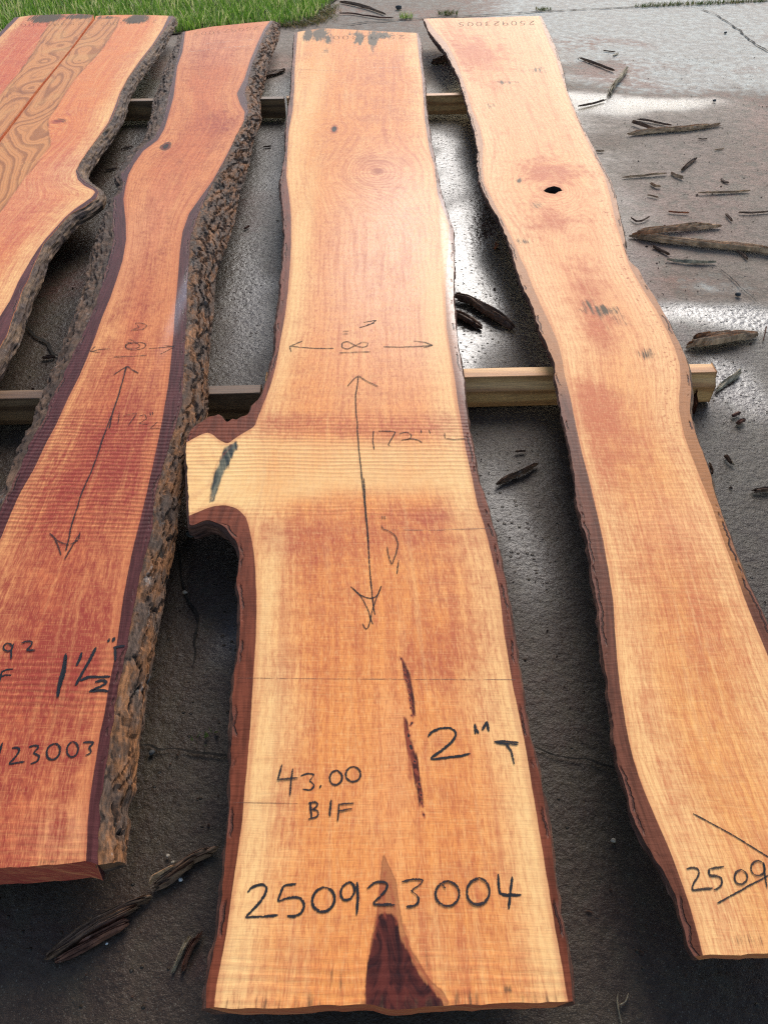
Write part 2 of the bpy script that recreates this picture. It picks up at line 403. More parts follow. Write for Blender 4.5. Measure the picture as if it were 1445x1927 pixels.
M_B_DRK = bark_mat('dark_wet_bark', 3.8, (.15, .085, .048), (.085, .050, .033), (.030, .020, .015), .10, .65)
M_B_TAN = bark_mat('weathered_bark', 7.1, (.42, .26, .14), (.25, .15, .085), (.08, .05, .034), .2)
M_B_EDG = bark_mat('furrowed_edge_bark', 12.1, (.17, .10, .055), (.075, .047, .035), (.022, .016, .013), .15)
M_B_PAL = bark_mat('pale_wood_splinter', 5.5, (.34, .27, .17), (.22, .18, .12), (.08, .06, .045), .3)
M_B_RED = bark_mat('red_bark_chip', 5.9, (.38, .13, .055), (.26, .09, .04), (.07, .03, .02), .0)
M_SPRUCE = lumber_mat('yellow_lumber', 1.0, (.74, .38, .125), (.50, .21, .06))
M_PINKL = lumber_mat('reddish_lumber', 1.7, (.40, .24, .17), (.26, .14, .09))
M_OLDL = lumber_mat('dark_wet_lumber', 2.0, (.26, .13, .045), (.13, .06, .02))
M_GREYL = lumber_mat('grey_lumber', 3.0, (.26, .14, .06), (.13, .06, .022))
M_CR = crayon_mat()
M_CON = concrete_mat()
M_CRK = simple_noise_mat('crack_dirt', (.012, .010, .008), (.03, .024, .018), 120)
M_SOIL = simple_noise_mat('lawn_soil', (.035, .04, .014), (.06, .05, .022), 30, .95, .01)
M_ROCK = simple_noise_mat('dark_stone', (.05, .05, .05), (.09, .09, .085), 80)
M_PEB = simple_noise_mat('pale_pebble', (.40, .34, .26), (.26, .21, .15), 90)
M_WHT = simple_noise_mat('white_pebble', (.62, .62, .58), (.42, .42, .38), 90)
M_GR = grass_mat('grass_blades', (.07, .17, .012), (.26, .42, .06), (.60, .56, .25))
M_WEED = grass_mat('weed_blades', (.03, .06, .012), (.09, .12, .03), (.22, .16, .07))

# ------------------------------------------------------------------ ground
def nonuni(lo, hi, a, b_, d0):
    c = list(np.arange(a, b_, d0)); s = d0; x = a
    L = []
    while x > lo: s *= 1.35; x -= s; L.append(max(x, lo))
    s = d0; x = c[-1]; R = []
    while x < hi: s *= 1.35; x += s; R.append(min(x, hi))
    return np.array(L[::-1] + c + R)
def gell(X, Y, cx, cy, rx, ry, p=1.0):     # soft ellipse centred where the photo shows it, radii in photo pixels
    c = at(cx, cy); sx = rx * scale_at(cy); y0 = at(cx, cy + ry)[1]; y1 = at(cx, cy - ry)[1]; sy = (y1 - y0) / 2
    return np.exp(-(((X - c[0]) / sx) ** 2 + ((Y - (y0 + y1) / 2) / sy) ** 2) ** p)
xs = nonuni(-60, 60, -3.6, 3.6, .022); ys = nonuni(-40, 120, -.4, 6.4, .022)
GX, GY = np.meshgrid(xs, ys); X = GX.ravel(); Y = GY.ravel()
wob = fbm(X * 2.2, Y * 2.2, 0, 4, 3) - .5; wob2 = fbm(X * 9, Y * 9, 0, 3, 8) - .5
Xw = X + wob * .35 + wob2 * .06; Yw = Y + (fbm(X * 2.2, Y * 2.2, 9, 4, 5) - .5) * .35
wet = np.full(X.shape, .97)
# damp apron to the right and the dry strip beyond
wet -= .46 * sstep(.55, 1.05, Xw - .28 * (Yw - 1.2) * 0) * sstep(1.55, 2.3, Yw)
wet -= .42 * sstep(3.75, 4.35, Yw + .18 * np.clip(X - 1, 0, 3)) * (1 - .5 * sstep(-.1, -.9, X))
wet -= .20 * sstep(3.9, 4.6, Yw)
for e in ((1330, 530, 120, 32, .30), (1150, 270, 50, 12, .12), (1400, 300, 120, 60, .05), (1250, 560, 60, 18, .12)):
    wet -= e[4] * gell(Xw, Yw, *e[:4])
for e in ((1190, 195, 190, 18, .38), (1110, 128, 70, 14, .45), (1400, 610, 190, 34, .5), (1380, 730, 90, 60, .45), (640, 62, 60, 10, .15)):
    wet += e[4] * gell(Xw, Yw, *e[:4], 2)
pud = np.zeros(X.shape)
for e in ((1200, 190, 185, 19, .30), (1110, 132, 75, 16, .3), (1370, 605, 160, 32, .9), (1385, 740, 75, 50, .7), (905, 520, 60, 150, .85), (880, 640, 70, 90, .95),
          (480, 620, 55, 90, .35), (400, 1130, 40, 130, .8), (830, 330, 40, 80, .6), (950, 1000, 60, 130, .45), (560, 300, 40, 60, .2), (480, 560, 40, 130, .45), (395, 1200, 60, 120, .6)):
    pud = np.maximum(pud, e[4] * gell(Xw, Yw, *e[:4], 2))
mud = .20 + .55 * sstep(.5, .75, fbm(X * 1.6, Y * 1.6, 2, 4, 31))
for e in ((1090, 85, 90, 14, .9), (1190, 88, 40, 8, .8), (1240, 125, 120, 14, .5), (1420, 130, 80, 10, .5), (1250, 420, 110, 22, .8), (1330, 660, 90, 16, .7), (1250, 512, 90, 6, .9), (1430, 330, 60, 20, .6),
          (130, 545, 60, 50, .9), (520, 420, 40, 50, .6), (500, 110, 40, 30, .6), (440, 1860, 110, 50, .8), (40, 1780, 90, 90, .5), (1400, 760, 60, 40, .4), (900, 500, 40, 80, .2)):
    mud = np.maximum(mud, e[4] * gell(Xw, Yw, *e[:4]))
gz = (fbm(X * 1.3, Y * 1.3, 1, 3, 4) - .5) * .006
nx = len(xs); ny = len(ys)
ii = (np.arange(ny - 1)[:, None] * nx + np.arange(nx - 1)[None, :]).ravel()
FG = np.column_stack([ii, ii + 1, ii + nx + 1, ii + nx])
g_ = mesh_obj('ground', np.column_stack([X, Y, gz - .003]), FG, M_CON, smooth=True, fattr=dict(wet=np.clip(wet, 0, 1.1), pud=np.clip(pud, 0, 1), mud=mud, lite=wob))
g_['kind'] = 'structure'

def ribbon(name, px, wpx, m, z=.002, jag=.5, seed=0, kind=True):
    P = ats(px, 0); R = resample(P, .010); n = normals2(R)
    s = np.arange(len(R)); off = (fbm(s * .16, 0 * s, seed, 3, 5) - .5) * .02
    R = R + n * off[:, None]
    wd = scale_at(px[len(px) // 2][1]) * wpx * (.35 + 1.3 * vn(s * .45, 0 * s, seed, 9)) * np.minimum(1, np.minimum(s + .3, len(s) - s) / 8.)
    z_ = np.full(len(R), z)
    V = np.vstack([np.column_stack([R + n * wd[:, None] / 2, z_]), np.column_stack([R - n * wd[:, None] / 2, z_])])
    k = len(R); Fc = [(i, i + 1, k + i + 1, k + i) for i in range(k - 1)]
    o = mesh_obj(name, V, Fc, m)
    if kind: o['kind'] = 'structure'
    return o
ribbon('ground_joint', [(640, 48), (700, 41), (780, 36), (900, 29), (1038, 21), (1240, 11), (1445, 2), (1700, -8)], 3.5, M_CRK, .0025, seed=1)
ribbon('ground_crack', [(1314, 15), (1345, 28), (1374, 46), (1392, 58), (1408, 75), (1424, 85), (1445, 96), (1520, 120)], 3.0, M_CRK, .0025, seed=2)
ribbon('ground_crack', [(980, 1400), (1005, 1411), (1053, 1424), (1087, 1432), (1104, 1430), (1128, 1442), (1159, 1448), (1200, 1452)], 4.5, M_CRK, .0025, seed=3)
ribbon('ground_crack', [(225, 1412), (253, 1410), (284, 1404), (301, 1415), (346, 1410), (367, 1415), (420, 1424), (470, 1420)], 4.5, M_CRK, .0025, seed=4)
ribbon('ground_crack', [(20, 585), (33, 606), (52, 616), (66, 637), (90, 648), (105, 668), (150, 690)], 5.0, M_CRK, .0025, seed=5)
ribbon('ground_crack', [(1345, 500), (1358, 512), (1385, 532), (1395, 543), (1412, 556), (1428, 575)], 2.0, M_CRK, .0025, seed=6)
ribbon('ground_crack', [(328, 1000), (341, 1040), (345, 1100), (352, 1130), (367, 1160), (372, 1230), (366, 1262)], 4.0, M_CRK, .0025, seed=7)

# ------------------------------------------------------------------ lawn
lawn_edge = ats([(-900, 75), (0, 70), (200, 68), (310, 66), (345, 64), (440, 58), (520, 52), (560, 46), (592, 38), (610, 20), (625, 6), (645, -8)], 0)
lp = np.vstack([lawn_edge, [[0.1, 9.0], [0.4, 30], [-45, 60], [-45, lawn_edge[0][1]]]])
lp = np.vstack([smooth_poly(lp[:12], .05, 1), lp[12:]])
c2 = delaunay_2d_cdt([tuple(p) for p in lp], [(i, (i + 1) % len(lp)) for i in range(len(lp))], [], 1, 1e-6)
lawn = mesh_obj('lawn_soil', [(v[0], v[1], .004) for v in c2[0]], c2[2], M_SOIL); lawn['kind'] = 'structure'
rng_ = np.random.default_rng(4)
def blades(P, h0, h1, wd, seed, lean=.5):
    r = np.random.default_rng(seed); n = len(P)
    h = r.uniform(h0, h1, n); a = r.uniform(0, 2 * np.pi, n); ln = r.uniform(.1, lean, n) * h; la = r.uniform(0, 2 * np.pi, n)
    ww = r.uniform(.6, 1.3, n) * wd
    dx, dy = np.cos(a) * ww / 2, np.sin(a) * ww / 2; lx, ly = np.cos(la) * ln, np.sin(la) * ln
    z0 = np.full(n, .0)
    V = np.stack([np.column_stack([P[:, 0] - dx, P[:, 1] - dy, z0]), np.column_stack([P[:, 0] + dx, P[:, 1] + dy, z0]),
                  np.column_stack([P[:, 0] + dx * .8 + lx * .35, P[:, 1] + dy * .8 + ly * .35, h * .55]), np.column_stack([P[:, 0] - dx * .8 + lx * .35, P[:, 1] - dy * .8 + ly * .35, h * .55]),
                  np.column_stack([P[:, 0] + lx, P[:, 1] + ly, h])], 1).reshape(-1, 3)
    b0 = np.arange(n) * 5
    Fc = [(i, i + 1, i + 2, i + 3) for i in b0] + [(i + 3, i + 2, i + 4) for i in b0]
    return V, Fc, np.repeat(r.uniform(0, 1, n), 5), np.tile([0, 0, .5, .5, 1], n)
Q = np.column_stack([rng_.uniform(-4.2, .2, 62000), 4.3 + rng_.power(1.0, 62000) * 3.4])
den = np.where(Q[:, 1] < 5.9, 1, .55)
Q = Q[inside(Q, lp) & (rng_.uniform(0, 1, len(Q)) < den)]
ed = seg_dist(Q, lawn_edge)
Q = Q[(ed > .02) | (rng_.uniform(0, 1, len(Q)) < .4)]
V, Fc, rr, tt = blades(Q, .035, .085, .006, 5, .8)
gr = mesh_obj('grass', V, Fc, M_GR, fattr=dict(rnd=rr, tip=tt)); gr['kind'] = 'stuff'
gr['label'] = 'bright green lawn grass beyond the far ends of the planks'
jp = ats([(1200, 13), (1260, 10), (1320, 8), (1380, 5), (1445, 2)], 0); jr = resample(jp, .004)
jr = np.repeat(jr, 3, 0); jr = jr + rng_.normal(0, .018, jr.shape)
V, Fc, rr, tt = blades(jr, .008, .028, .004, 6, 1.0)
jg = mesh_obj('joint_grass', V, Fc, M_WEED, fattr=dict(rnd=rr, tip=tt)); jg['kind'] = 'stuff'; jg['label'] = 'thin line of weeds growing in the joint of the concrete'
# withered grass at the lawn's corner
cp = ats([(525, 50), (560, 48), (595, 42), (612, 30), (620, 14)], 0); cr = np.repeat(resample(cp, .004), 6, 0) + rng_.normal(0, .035, (len(resample(cp, .004)) * 6, 2))
V, Fc, rr, tt = blades(cr, .008, .03, .005, 9, 2.5)
wg = mesh_obj('withered_grass', V, Fc, M_WEED, fattr=dict(rnd=np.clip(rr + .5, 0, 1), tip=tt)); wg['kind'] = 'stuff'; wg['label'] = 'brown withered grass clippings along the corner of the lawn'
def tuft(px, n, sp, h, label, m=M_WEED, seed=1):
    c = at(*px); r = np.random.default_rng(seed); P = np.array(c[:2]) + np.clip(r.normal(0, sp, (n, 2)), -1.3 * sp, 1.3 * sp) * [1.6, 1]
    V, Fc, rr, tt = blades(P, h * .4, h, .004, seed, 1.2)
    k = len(V)
    if seed != 6: V = np.vstack([V, [[c[0] + math.cos(j) * sp * .9, c[1] + math.sin(j) * sp * .6, .0015] for j in range(6)]]); Fc = Fc + [tuple(range(k, k + 6))]; rr = np.append(rr, [.3] * 6); tt = np.append(tt, [0] * 6)
    o = mesh_obj('weed_tuft', V, Fc, m, at_=c, fattr=dict(rnd=rr, tip=tt)); tag(o, label, 'weed', 'weed tufts in the concrete joints'); return o
tuft((842, 27), 130, .028, .03, 'dark dried weed tuft in the joint behind the left corner of the pale plank', seed=3)
tuft((1022, 19), 90, .022, .022, 'small dark weed tuft just beyond the far right corner of the pale plank', seed=4)
tuft((764, 34), 60, .018, .045, 'upright green weed sprout behind the far end of the middle plank', M_GR, seed=5)
tuft((385, 1392), 12, .010, .014, 'little green weed in the near crack between the thick barked plank and the middle plank', M_WEED, seed=6)

# ------------------------------------------------------------------ bearers under the slabs
ZB = .085
def bearer(pxa, pxb, prof, label, m, seed, tip=0.0):
    a = np.array(at(*pxa)[:2]); b_ = np.array(at(*pxb)[:2]); d = b_ - a; L = np.linalg.norm(d); d /= L; n = np.array([-d[1], d[0]])
    N = max(8, int(L / .03)); s = np.linspace(0, L, N); V = []
    for i, q in enumerate(s):
        for (u, z) in prof:
            t = a + d * q + n * u + n * ((vn(np.array([q * 3.]), np.array([seed * 1.]), z * 9)[0] - .5) * .004)
            V.append((t[0], t[1], max(.001, z)))
    k = len(prof); Fc = []
    for i in range(N - 1):
        for j in range(k): Fc.append((i * k + j, (i + 1) * k + j, (i + 1) * k + (j + 1) % k, i * k + (j + 1) % k))
    Fc.append(tuple(range(k))[::-1]); Fc.append(tuple((N - 1) * k + j for j in range(k)))
    o = mesh_obj('timber_bearer', V, Fc, m, None, ((a[0] + b_[0]) / 2, (a[1] + b_[1]) / 2, 0)); tag(o, label, 'timber', 'timber bearers under the planks')
    be = o.modifiers.new('b', 'BEVEL'); be.width = .002; be.segments = 2; be.limit_method = 'ANGLE'
    return o
P24 = [(0, .0), (.0, .083), (.034, .083), (.034, .0)]
PCH = [(0, .0), (.0, .052), (.016, .066), (.020, .083), (.058, .083), (.058, 0)]
bearer((-900, 246), (538, 223), P24, 'dark wet timber bearer under the far parts of the left planks', M_OLDL, 1)
bearer((543, 222), (1030, 212), P24, 'pale tan timber bearer under the far parts of the middle and pale planks', M_SPRUCE, 2)
bearer((-1000, 822), (498, 789), P24, 'dark grey topped timber bearer under the near half of the left planks', M_GREYL, 3)
bearer((506, 776), (1333, 758), PCH, 'yellow brown stepped timber bearer whose cut end sticks out past the pale plank', M_SPRUCE, 4)

# ------------------------------------------------------------------ slabs
def bark_band(P, nrm, doff, ztop, T, m, parent, kind, seed, amp=.004, nv=12, name='bark', rnd=.35):
    """P: top outline points (n,2); nrm outward; doff(n) outward offset at the underside"""
    n = len(P); ds = np.hypot(*np.diff(P, axis=0).T); s = np.concatenate([[0], np.cumsum(ds)])
    t = np.linspace(0, 1, nv)[None, :]; Sg = s[:, None] + 0 * t
    D = doff[:, None]
    out = D * t + rnd * T * np.sin(np.pi * t) * .5; zz = ztop - .0012 - (T - .003) * (1 - np.cos(t * np.pi / 2) if False else t ** 1.15)
    arc = np.sqrt(D ** 2 + T ** 2); v = arc * t
    if kind == 'plate':
        wx = Sg * 8 + (fbm(Sg * 14, v * 30, 0, 4, seed) - .5) * 1.6; wy = v * 48 + (fbm(Sg * 16, v * 30, 5, 4, seed) - .5) * 2.6
        f1, f2, idv = worley(wx, wy, seed); fur = sstep(.0, .20, f2 - f1)
        g1, g2, idw = worley(Sg * 24 + idv * 7, v * 110 + (fbm(Sg * 60, v * 60, 3, 2, seed) - .5) * 2, seed + 3)
        lay = np.floor(fbm(Sg * 13, v * 62, 4, 4, seed + 9) * 7) / 7
        h = fur * (.35 + .5 * idv) + .7 * (lay - .4) + .12 * idw + .10 * sstep(0, .15, g2 - g1) + .14 * (fbm(Sg * 90, v * 230, 1, 3, seed) - .5) + .7 * (fbm(Sg * 8, v * 16, 2, 3, seed + 2) - .5) - .1
        pidv = .6 * idv + .4 * idw
    else:
        r1 = 1 - np.abs(2 * fbm(Sg * 11, v * 130 + Sg * 4, 0, 3, seed) - 1) * 2.2
        r2 = 1 - np.abs(2 * vn(Sg * 26, v * 330, 3, seed + 5) - 1)
        h = r1 * .75 + r2 * .45 + .5 * (fbm(Sg * 7, v * 10, 2, 3, seed) - .5) + .3 * (fbm(Sg * 90, v * 250, 2, 3, seed) - .5)
        pidv = vn(Sg * 9, v * 90, 4, seed)
    env = np.sin(np.clip(t * 3.5, 0, 1) * np.pi / 2)
    disp = (h - .25) * amp * env
    # normal in the section plane
    nx_ = T / arc; nz_ = np.clip(D, 0, None) / arc
    ox = out + disp * nx_; zz = zz + disp * nz_
    zz = np.clip(zz, ztop - T - .004, ztop - .0006 + 0 * zz); zz[:, 0] = ztop - .0012; ox[:, 0] = -.0006
    XY = P[:, None, :] + nrm[:, None, :] * ox[:, :, None]
    V = np.concatenate([XY, zz[:, :, None]], 2)                      # n, nv, 3
    inner = np.concatenate([P - nrm * .012 + nrm * np.minimum(doff, 0)[:, None], np.full((n, 1), ztop - T - .001)], 1)[:, None, :]
    inner2 = np.concatenate([P - nrm * .004, np.full((n, 1), ztop - .004)], 1)[:, None, :]
    V = np.concatenate([V, inner, inner2], 1); k = nv + 2
    gcv = np.zeros((n, k, 3)); gcv[:, :nv, 0] = v; gcv[:, nv, 0] = arc[:, 0] + .01; gcv[:, nv + 1, 0] = 0; gcv[:, :, 1] = s[:, None]
    bh = np.zeros((n, k)) + .3; bh[:, :nv] = h; pd = np.zeros((n, k)); pd[:, :nv] = pidv
    idx = np.arange(n * k).reshape(n, k)
    a = idx[:-1, :]; b_ = idx[1:, :]; Fc = []
    A = a; B = np.roll(a, -1, 1); C = np.roll(b_, -1, 1); Dd = b_
    Fc = np.stack([A, Dd, C, B], -1).reshape(-1, 4).tolist()
    Fc.append(idx[0].tolist()); Fc.append(idx[-1][::-1].tolist())
    return mesh_obj(name, V.reshape(-1, 3), Fc, m, parent, smooth=False, fattr=dict(bh=bh.ravel(), pid=pd.ravel()), vattr=dict(gc=gcv.reshape(-1, 3)))

def jag(P, nrm, amp, seed, k=1.0):
    s = np.concatenate([[0], np.cumsum(np.hypot(*np.diff(P, axis=0).T))])
    e = np.minimum(1, np.minimum(np.arange(len(P)), np.arange(len(P))[::-1]) / 3.)
    n1 = fbm(s * 45 * k, 0 * s, seed, 3, seed) - .5
    cell = np.floor(s * 14 + vn(s * 5, 0 * s, 1, seed) * 2); st_ = _h(cell, cell * 0, cell * 0, seed) - .5
    return P + nrm * ((n1 * 1.6 + st_ * .7) * amp * e)[:, None]

def build_slab(name, label, group, T, L, Ln, R, Fr, WL, WR, mat, seed, paint, gL=None, gR=None, jl=.0025, jr=.0025, insL=.0, insR=.0, stub=None, sp0=.0052, hole=None, rimL=True, rimR=True, slant=.0):
    """L,R outer top outlines far->near (photo points); Fr far edge left->right; Ln near edge left->right; WL, WR wood/rim borders"""
    zt = ZB - .002 + T
    l = resample(ats(L, zt), .006); r = resample(ats(R, zt), .006)
    l = smooth_poly(l, .006, 1); r = smooth_poly(r, .006, 1)
    if jl: l = jag(l, normals2(l), jl, seed)
    if jr: r = jag(r, normals2(r), jr, seed + 1)
    near = resample(ats(Ln, zt), .01); far = resample(ats(Fr, zt), .01)
    near[0] = l[-1]; near[-1] = r[-1]; far[0] = l[0]; far[-1] = r[0]
    near[1:-1, 1] += (fbm(near[1:-1, 0] * 60, 0, seed, 3, 2) - .5) * .004
    far[1:-1, 1] += (fbm(far[1:-1, 0] * 60, 0, seed, 3, 2) - .5) * .004
    loop = np.vstack([l[:-1], near[:-1], r[::-1][:-1], far[::-1][:-1]])
    insb = np.concatenate([np.full(len(l) - 1, insL), np.full(len(near) - 1, .0), np.full(len(r) - 1, insR), np.full(len(far) - 1, .0)])
    ctr = loop.mean(0)
    root = thing(name, label, 'plank', (ctr[0], ctr[1], ZB - .002), group)
    # interior points, finer close by
    pts = [tuple(p) for p in loop]; y = loop[:, 1].min(); rg = np.random.default_rng(seed)
    cand = []; row = 0
    while y < loop[:, 1].max():
        sp = sp0 * (1 + .28 * max(0, y - .3)); xr = np.arange(loop[:, 0].min(), loop[:, 0].max(), sp) + (row % 2) * sp / 2
        cand.append(np.column_stack([xr, np.full(len(xr), y)])); y += sp * .9; row += 1
    cand = np.vstack(cand); cand += rg.uniform(-.0006, .0006, cand.shape)
    # quick reject by coarse bounds per y
    ins = inside(cand, loop); cand = cand[ins]
    d = seg_dist(cand, loop[::2], True); cand = cand[d > .003]
    edges = [(i, (i + 1) % len(loop)) for i in range(len(loop))]
    allp = list(pts); wl = ats(WL, zt); wr = ats(WR, zt); wp = None; hp = None
    if hole is not None:
        hp = resample(np.vstack([hole, hole[:1]]), .004)[:-1]; cand = cand[seg_dist(cand, hp, True) > .0025]
        k0 = len(allp); allp += [tuple(p) for p in hp]; edges += [(k0 + i, k0 + (i + 1) % len(hp)) for i in range(len(hp))]
    for W_, use in ((wl, rimL), (wr, rimR)):
        if not use: continue
        B_ = smooth_poly(W_, .006, 2); ok = inside(B_, loop) & (seg_dist(B_, loop, True) > .0015)
        cand = cand[seg_dist(cand, B_[::2]) > .0022]
        ids = {}
        for i in range(len(B_)):
            if ok[i]: ids[i] = len(allp); allp.append(tuple(B_[i]))
        edges += [(ids[i], ids[i + 1]) for i in range(len(B_) - 1) if i in ids and i + 1 in ids]
    allp += [tuple(p) for p in cand]
    res = delaunay_2d_cdt(allp, edges, [], 1, 1e-7)
    V2 = np.array([tuple(v) for v in res[0]]); tris = np.array(res[2])
    cen = V2[tris].mean(1)
    if hole is not None: tris = tris[~inside(cen, hp)]
    # --- attributes
    if rimL or rimR:
        wp = np.vstack([wl, wr[::-1]])
        if not rimL: wp = np.vstack([wl - [3, 0], wr[::-1]])
        if not rimR: wp = np.vstack([wl, (wr + [3, 0])[::-1]])
        a_ = smooth_poly(wp[:len(wl)], .006, 2); wp = np.vstack([a_, smooth_poly(wp[len(wl):][::-1], .006, 2)[::-1]]); nl = len(a_)
        ext = [[wp[0, 0], wp[0, 1] + .5], [wp[nl - 1, 0], wp[nl - 1, 1] - .5], [wp[nl, 0], wp[nl, 1] - .5], [wp[-1, 0], wp[-1, 1] + .5]]
        wp = np.vstack([[ext[0]], wp[:nl], [ext[1]], [ext[2]], wp[nl:], [ext[3]]])
        edge = sdf(V2, wp)
    else: edge = np.full(len(V2), .2)
    outer = np.minimum(seg_dist(V2, l), seg_dist(V2, r))
    GL = ats(gL, zt) if gL else wl; GR = ats(gR, zt) if gR else wr
    GL = smooth_poly(GL, .02, 12); GR = smooth_poly(GR, .02, 12)
    oL = np.argsort(GL[:, 1]); oR = np.argsort(GR[:, 1])
    xl = np.interp(V2[:, 1], GL[oL, 1], GL[oL, 0]); xr_ = np.interp(V2[:, 1], GR[oR, 1], GR[oR, 0])
    wm = .34; g = (V2[:, 0] - xl) / (xr_ - xl) * wm; lv = V2[:, 1].copy()
    at_ = dict(red=0, pale=0, grey=0, heart=-1, knot=0, ridge=0, fig=0, lighter=0, blue=0, light=0, sheen=0, cre=1, amber=0, score=0, ringk=.5)
    at_ = {k: np.full(len(V2), float(v)) for k, v in at_.items()}
    ctx = dict(V=V2, z=zt, a=at_, g=g, l=lv, edge=edge, outer=outer)
    dg = np.zeros(len(V2))
    ctx['dg'] = dg; ctx['ring'] = None; ctx['cgc'] = .5 * wm
    paint(ctx)
    g = g + ctx['dg']; lo = fbm(g * 8, lv * 1.3, seed, 3, seed)
    gcen = ctx['cgc'] + .05 * (fbm(lv * .8, 0 * lv, seed, 2, seed) - .5)
    ring = np.sqrt((g - gcen) ** 2 + .0009) * 95 + lv * 1.6 + lo * 5.0 + ctx.get('radd', 0)
    n = len(V2)
    # --- vertices: top, then side rings, then bottom
    nrmL = normals2(loop)
    c0 = loop[[0, len(loop) // 3, 2 * len(loop) // 3]]
    area = .5 * np.sum(loop[:, 0] * np.roll(loop[:, 1], -1) - np.roll(loop[:, 0], -1) * loop[:, 1])
    nrmL = nrmL if area > 0 else -nrmL
    nl_, nn_, nr_ = len(l) - 1, len(near) - 1, len(r) - 1
    inw = lambda Pq, ins, sgn: Pq + normals2(Pq) * sgn * ins
    bl = inw(l, -insL, 1); br = inw(r, insR, 1)
    def seg_shift(Pq, s0_, s1_, dy):
        t_ = np.linspace(0, 1, len(Pq))[:, None]; return Pq + s0_ * (1 - t_) + s1_ * t_ + [0, dy]
    bl[-1] += [0, -slant]; br[-1] += [0, -slant]
    bn = seg_shift(near, bl[-1] - l[-1], br[-1] - r[-1], 0); bf = seg_shift(far, bl[0] - l[0], br[0] - r[0], 0)
    bot = np.vstack([bl[:-1], bn[:-1], br[::-1][:-1], bf[::-1][:-1]])
    m_ = len(loop)
    V = np.vstack([np.column_stack([V2, np.full(n, zt)]), np.column_stack([loop, np.full(m_, zt)]), np.column_stack([bot, np.full(m_, zt - T)])])
    Fc = tris.tolist(); s0 = n; s1 = n + m_
    for i in range(m_):
        j = (i + 1) % m_
        Fc.append((s0 + i, s1 + i, s1 + j, s0 + j) if area > 0 else (s0 + j, s1 + j, s1 + i, s0 + i))
    rb = delaunay_2d_cdt([tuple(p) for p in bot], [(i, (i + 1) % m_) for i in range(m_)], [], 1, 1e-7)
    b0 = len(V); V = np.vstack([V, np.column_stack([np.array([tuple(v) for v in rb[0]]), np.full(len(rb[0]), zt - T)])])
    Fc += [tuple(b0 + q for q in f[::-1]) for f in rb[2]]
    if hole is not None:
        h0 = len(V); kk = len(hp); V = np.vstack([V, np.column_stack([hp, np.full(kk, zt)]), np.column_stack([hp * .85 + hp.mean(0) * .15, np.full(kk, zt - T)])])
        Fc += [(h0 + i, h0 + (i + 1) % kk, h0 + kk + (i + 1) % kk, h0 + kk + i) for i in range(kk)]
    extra = len(V) - n
    def padv(a, val): return np.concatenate([a, np.full(extra, val)])
    fa = {k: padv(v, {'heart': -1}.get(k, 0)) for k, v in at_.items()}
    fa['edge'] = padv(edge, .1); fa['outer'] = padv(outer, .1); fa['ring'] = padv(ring, 0)
    # side faces: stretch grain
    gv = np.column_stack([g, lv, np.zeros(n)])
    se = np.column_stack([V[n:, 0] * 1.0 + V[n:, 2] * 2, V[n:, 1] + V[n:, 2] * 1.0, np.zeros(extra)])
    fa['red'][n:] = .75 if (rimL and rimR) else -.5; fa['cre'][n:] = 0 
    fa['edge'][n:n + m_] = .1
    if hole is not None: fa['knot'][h0:] = 1
    # the wall next to the rim is bark coloured
    isd = np.concatenate([np.ones(len(l) - 1), np.zeros(len(near) - 1), np.ones(len(r) - 1), np.zeros(len(far) - 1)]) > .5
    if rimL and rimR:
        fa['edge'][n:n + m_][isd] = -.02; fa['edge'][n + m_:n + 2 * m_][isd] = -.02
    gall = np.vstack([gv, se]); Fc = [list(f) for f in Fc]
    rim = np.zeros(len(Fc), bool)
    if wp is not None:
        cf = V2[tris].mean(1); rim[:len(tris)] = ~inside(cf, wp)
        for i in range(m_): rim[len(tris) + i] = isd[i] and rimL and rimR
    for nm, sel in (('sawn_wood', ~rim), ('inner_bark', rim)):
        if not sel.any(): continue
        fs = [Fc[i] for i in np.nonzero(sel)[0]]; used = np.unique(np.concatenate([np.array(f) for f in fs])); mp = np.full(len(V), -1); mp[used] = np.arange(len(used))
        o_w = mesh_obj(nm, V[used], [[mp[q] for q in f] for f in fs], mat, root, fattr={k: v[used] for k, v in fa.items()}, vattr=dict(gc=gall[used]))
    return dict(root=root, l=l, r=r, zt=zt, T=T)

# painting helpers on a slab's own surface
def blob(c, key, cx, cy, rx, ry, v, p=1.0, w=0.0):
    z = c['z']; o = at(cx, cy, z); sx = rx * scale_at(cy, z); y0 = at(cx, cy + ry, z)[1]; y1 = at(cx, cy - ry, z)[1]
    V = c['V']; d = ((V[:, 0] - o[0]) / sx) ** 2 + ((V[:, 1] - (y0 + y1) / 2) / ((y1 - y0) / 2)) ** 2
    if w: d = d * np.maximum(.3, 1 + w * (fbm(V[:, 0] * 22, V[:, 1] * 22, 3, 3, int(cx)) - .5))
    c['a'][key] = np.maximum(c['a'][key], v * np.exp(-d ** p)) if key != 'pale' and key != 'red' else c['a'][key] + v * np.exp(-d ** p)
def stroke(c, key, pts, wpx, v, soft=1.0):
    z = c['z']; P = ats(pts, z); d = seg_dist(c['V'], P); wd = wpx * scale_at(pts[0][1], z)
    c['a'][key] = np.maximum(c['a'][key], v * np.exp(-(d / wd) ** 2 * soft))
def sheet(c, key, pts, v, soft):
    P = ats(pts, c['z']); d = sdf(c['V'], P); c['a'][key] = np.maximum(c['a'][key], v * sstep(-soft, soft, d))
def hrt(c, pts, key='heart'):
    c['a'][key] = np.maximum(c['a'][key], sdf(c['V'], smooth_poly(np.vstack([ats(pts, c['z']), ats(pts, c['z'])[:1]]), .008, 1)[:-1]))
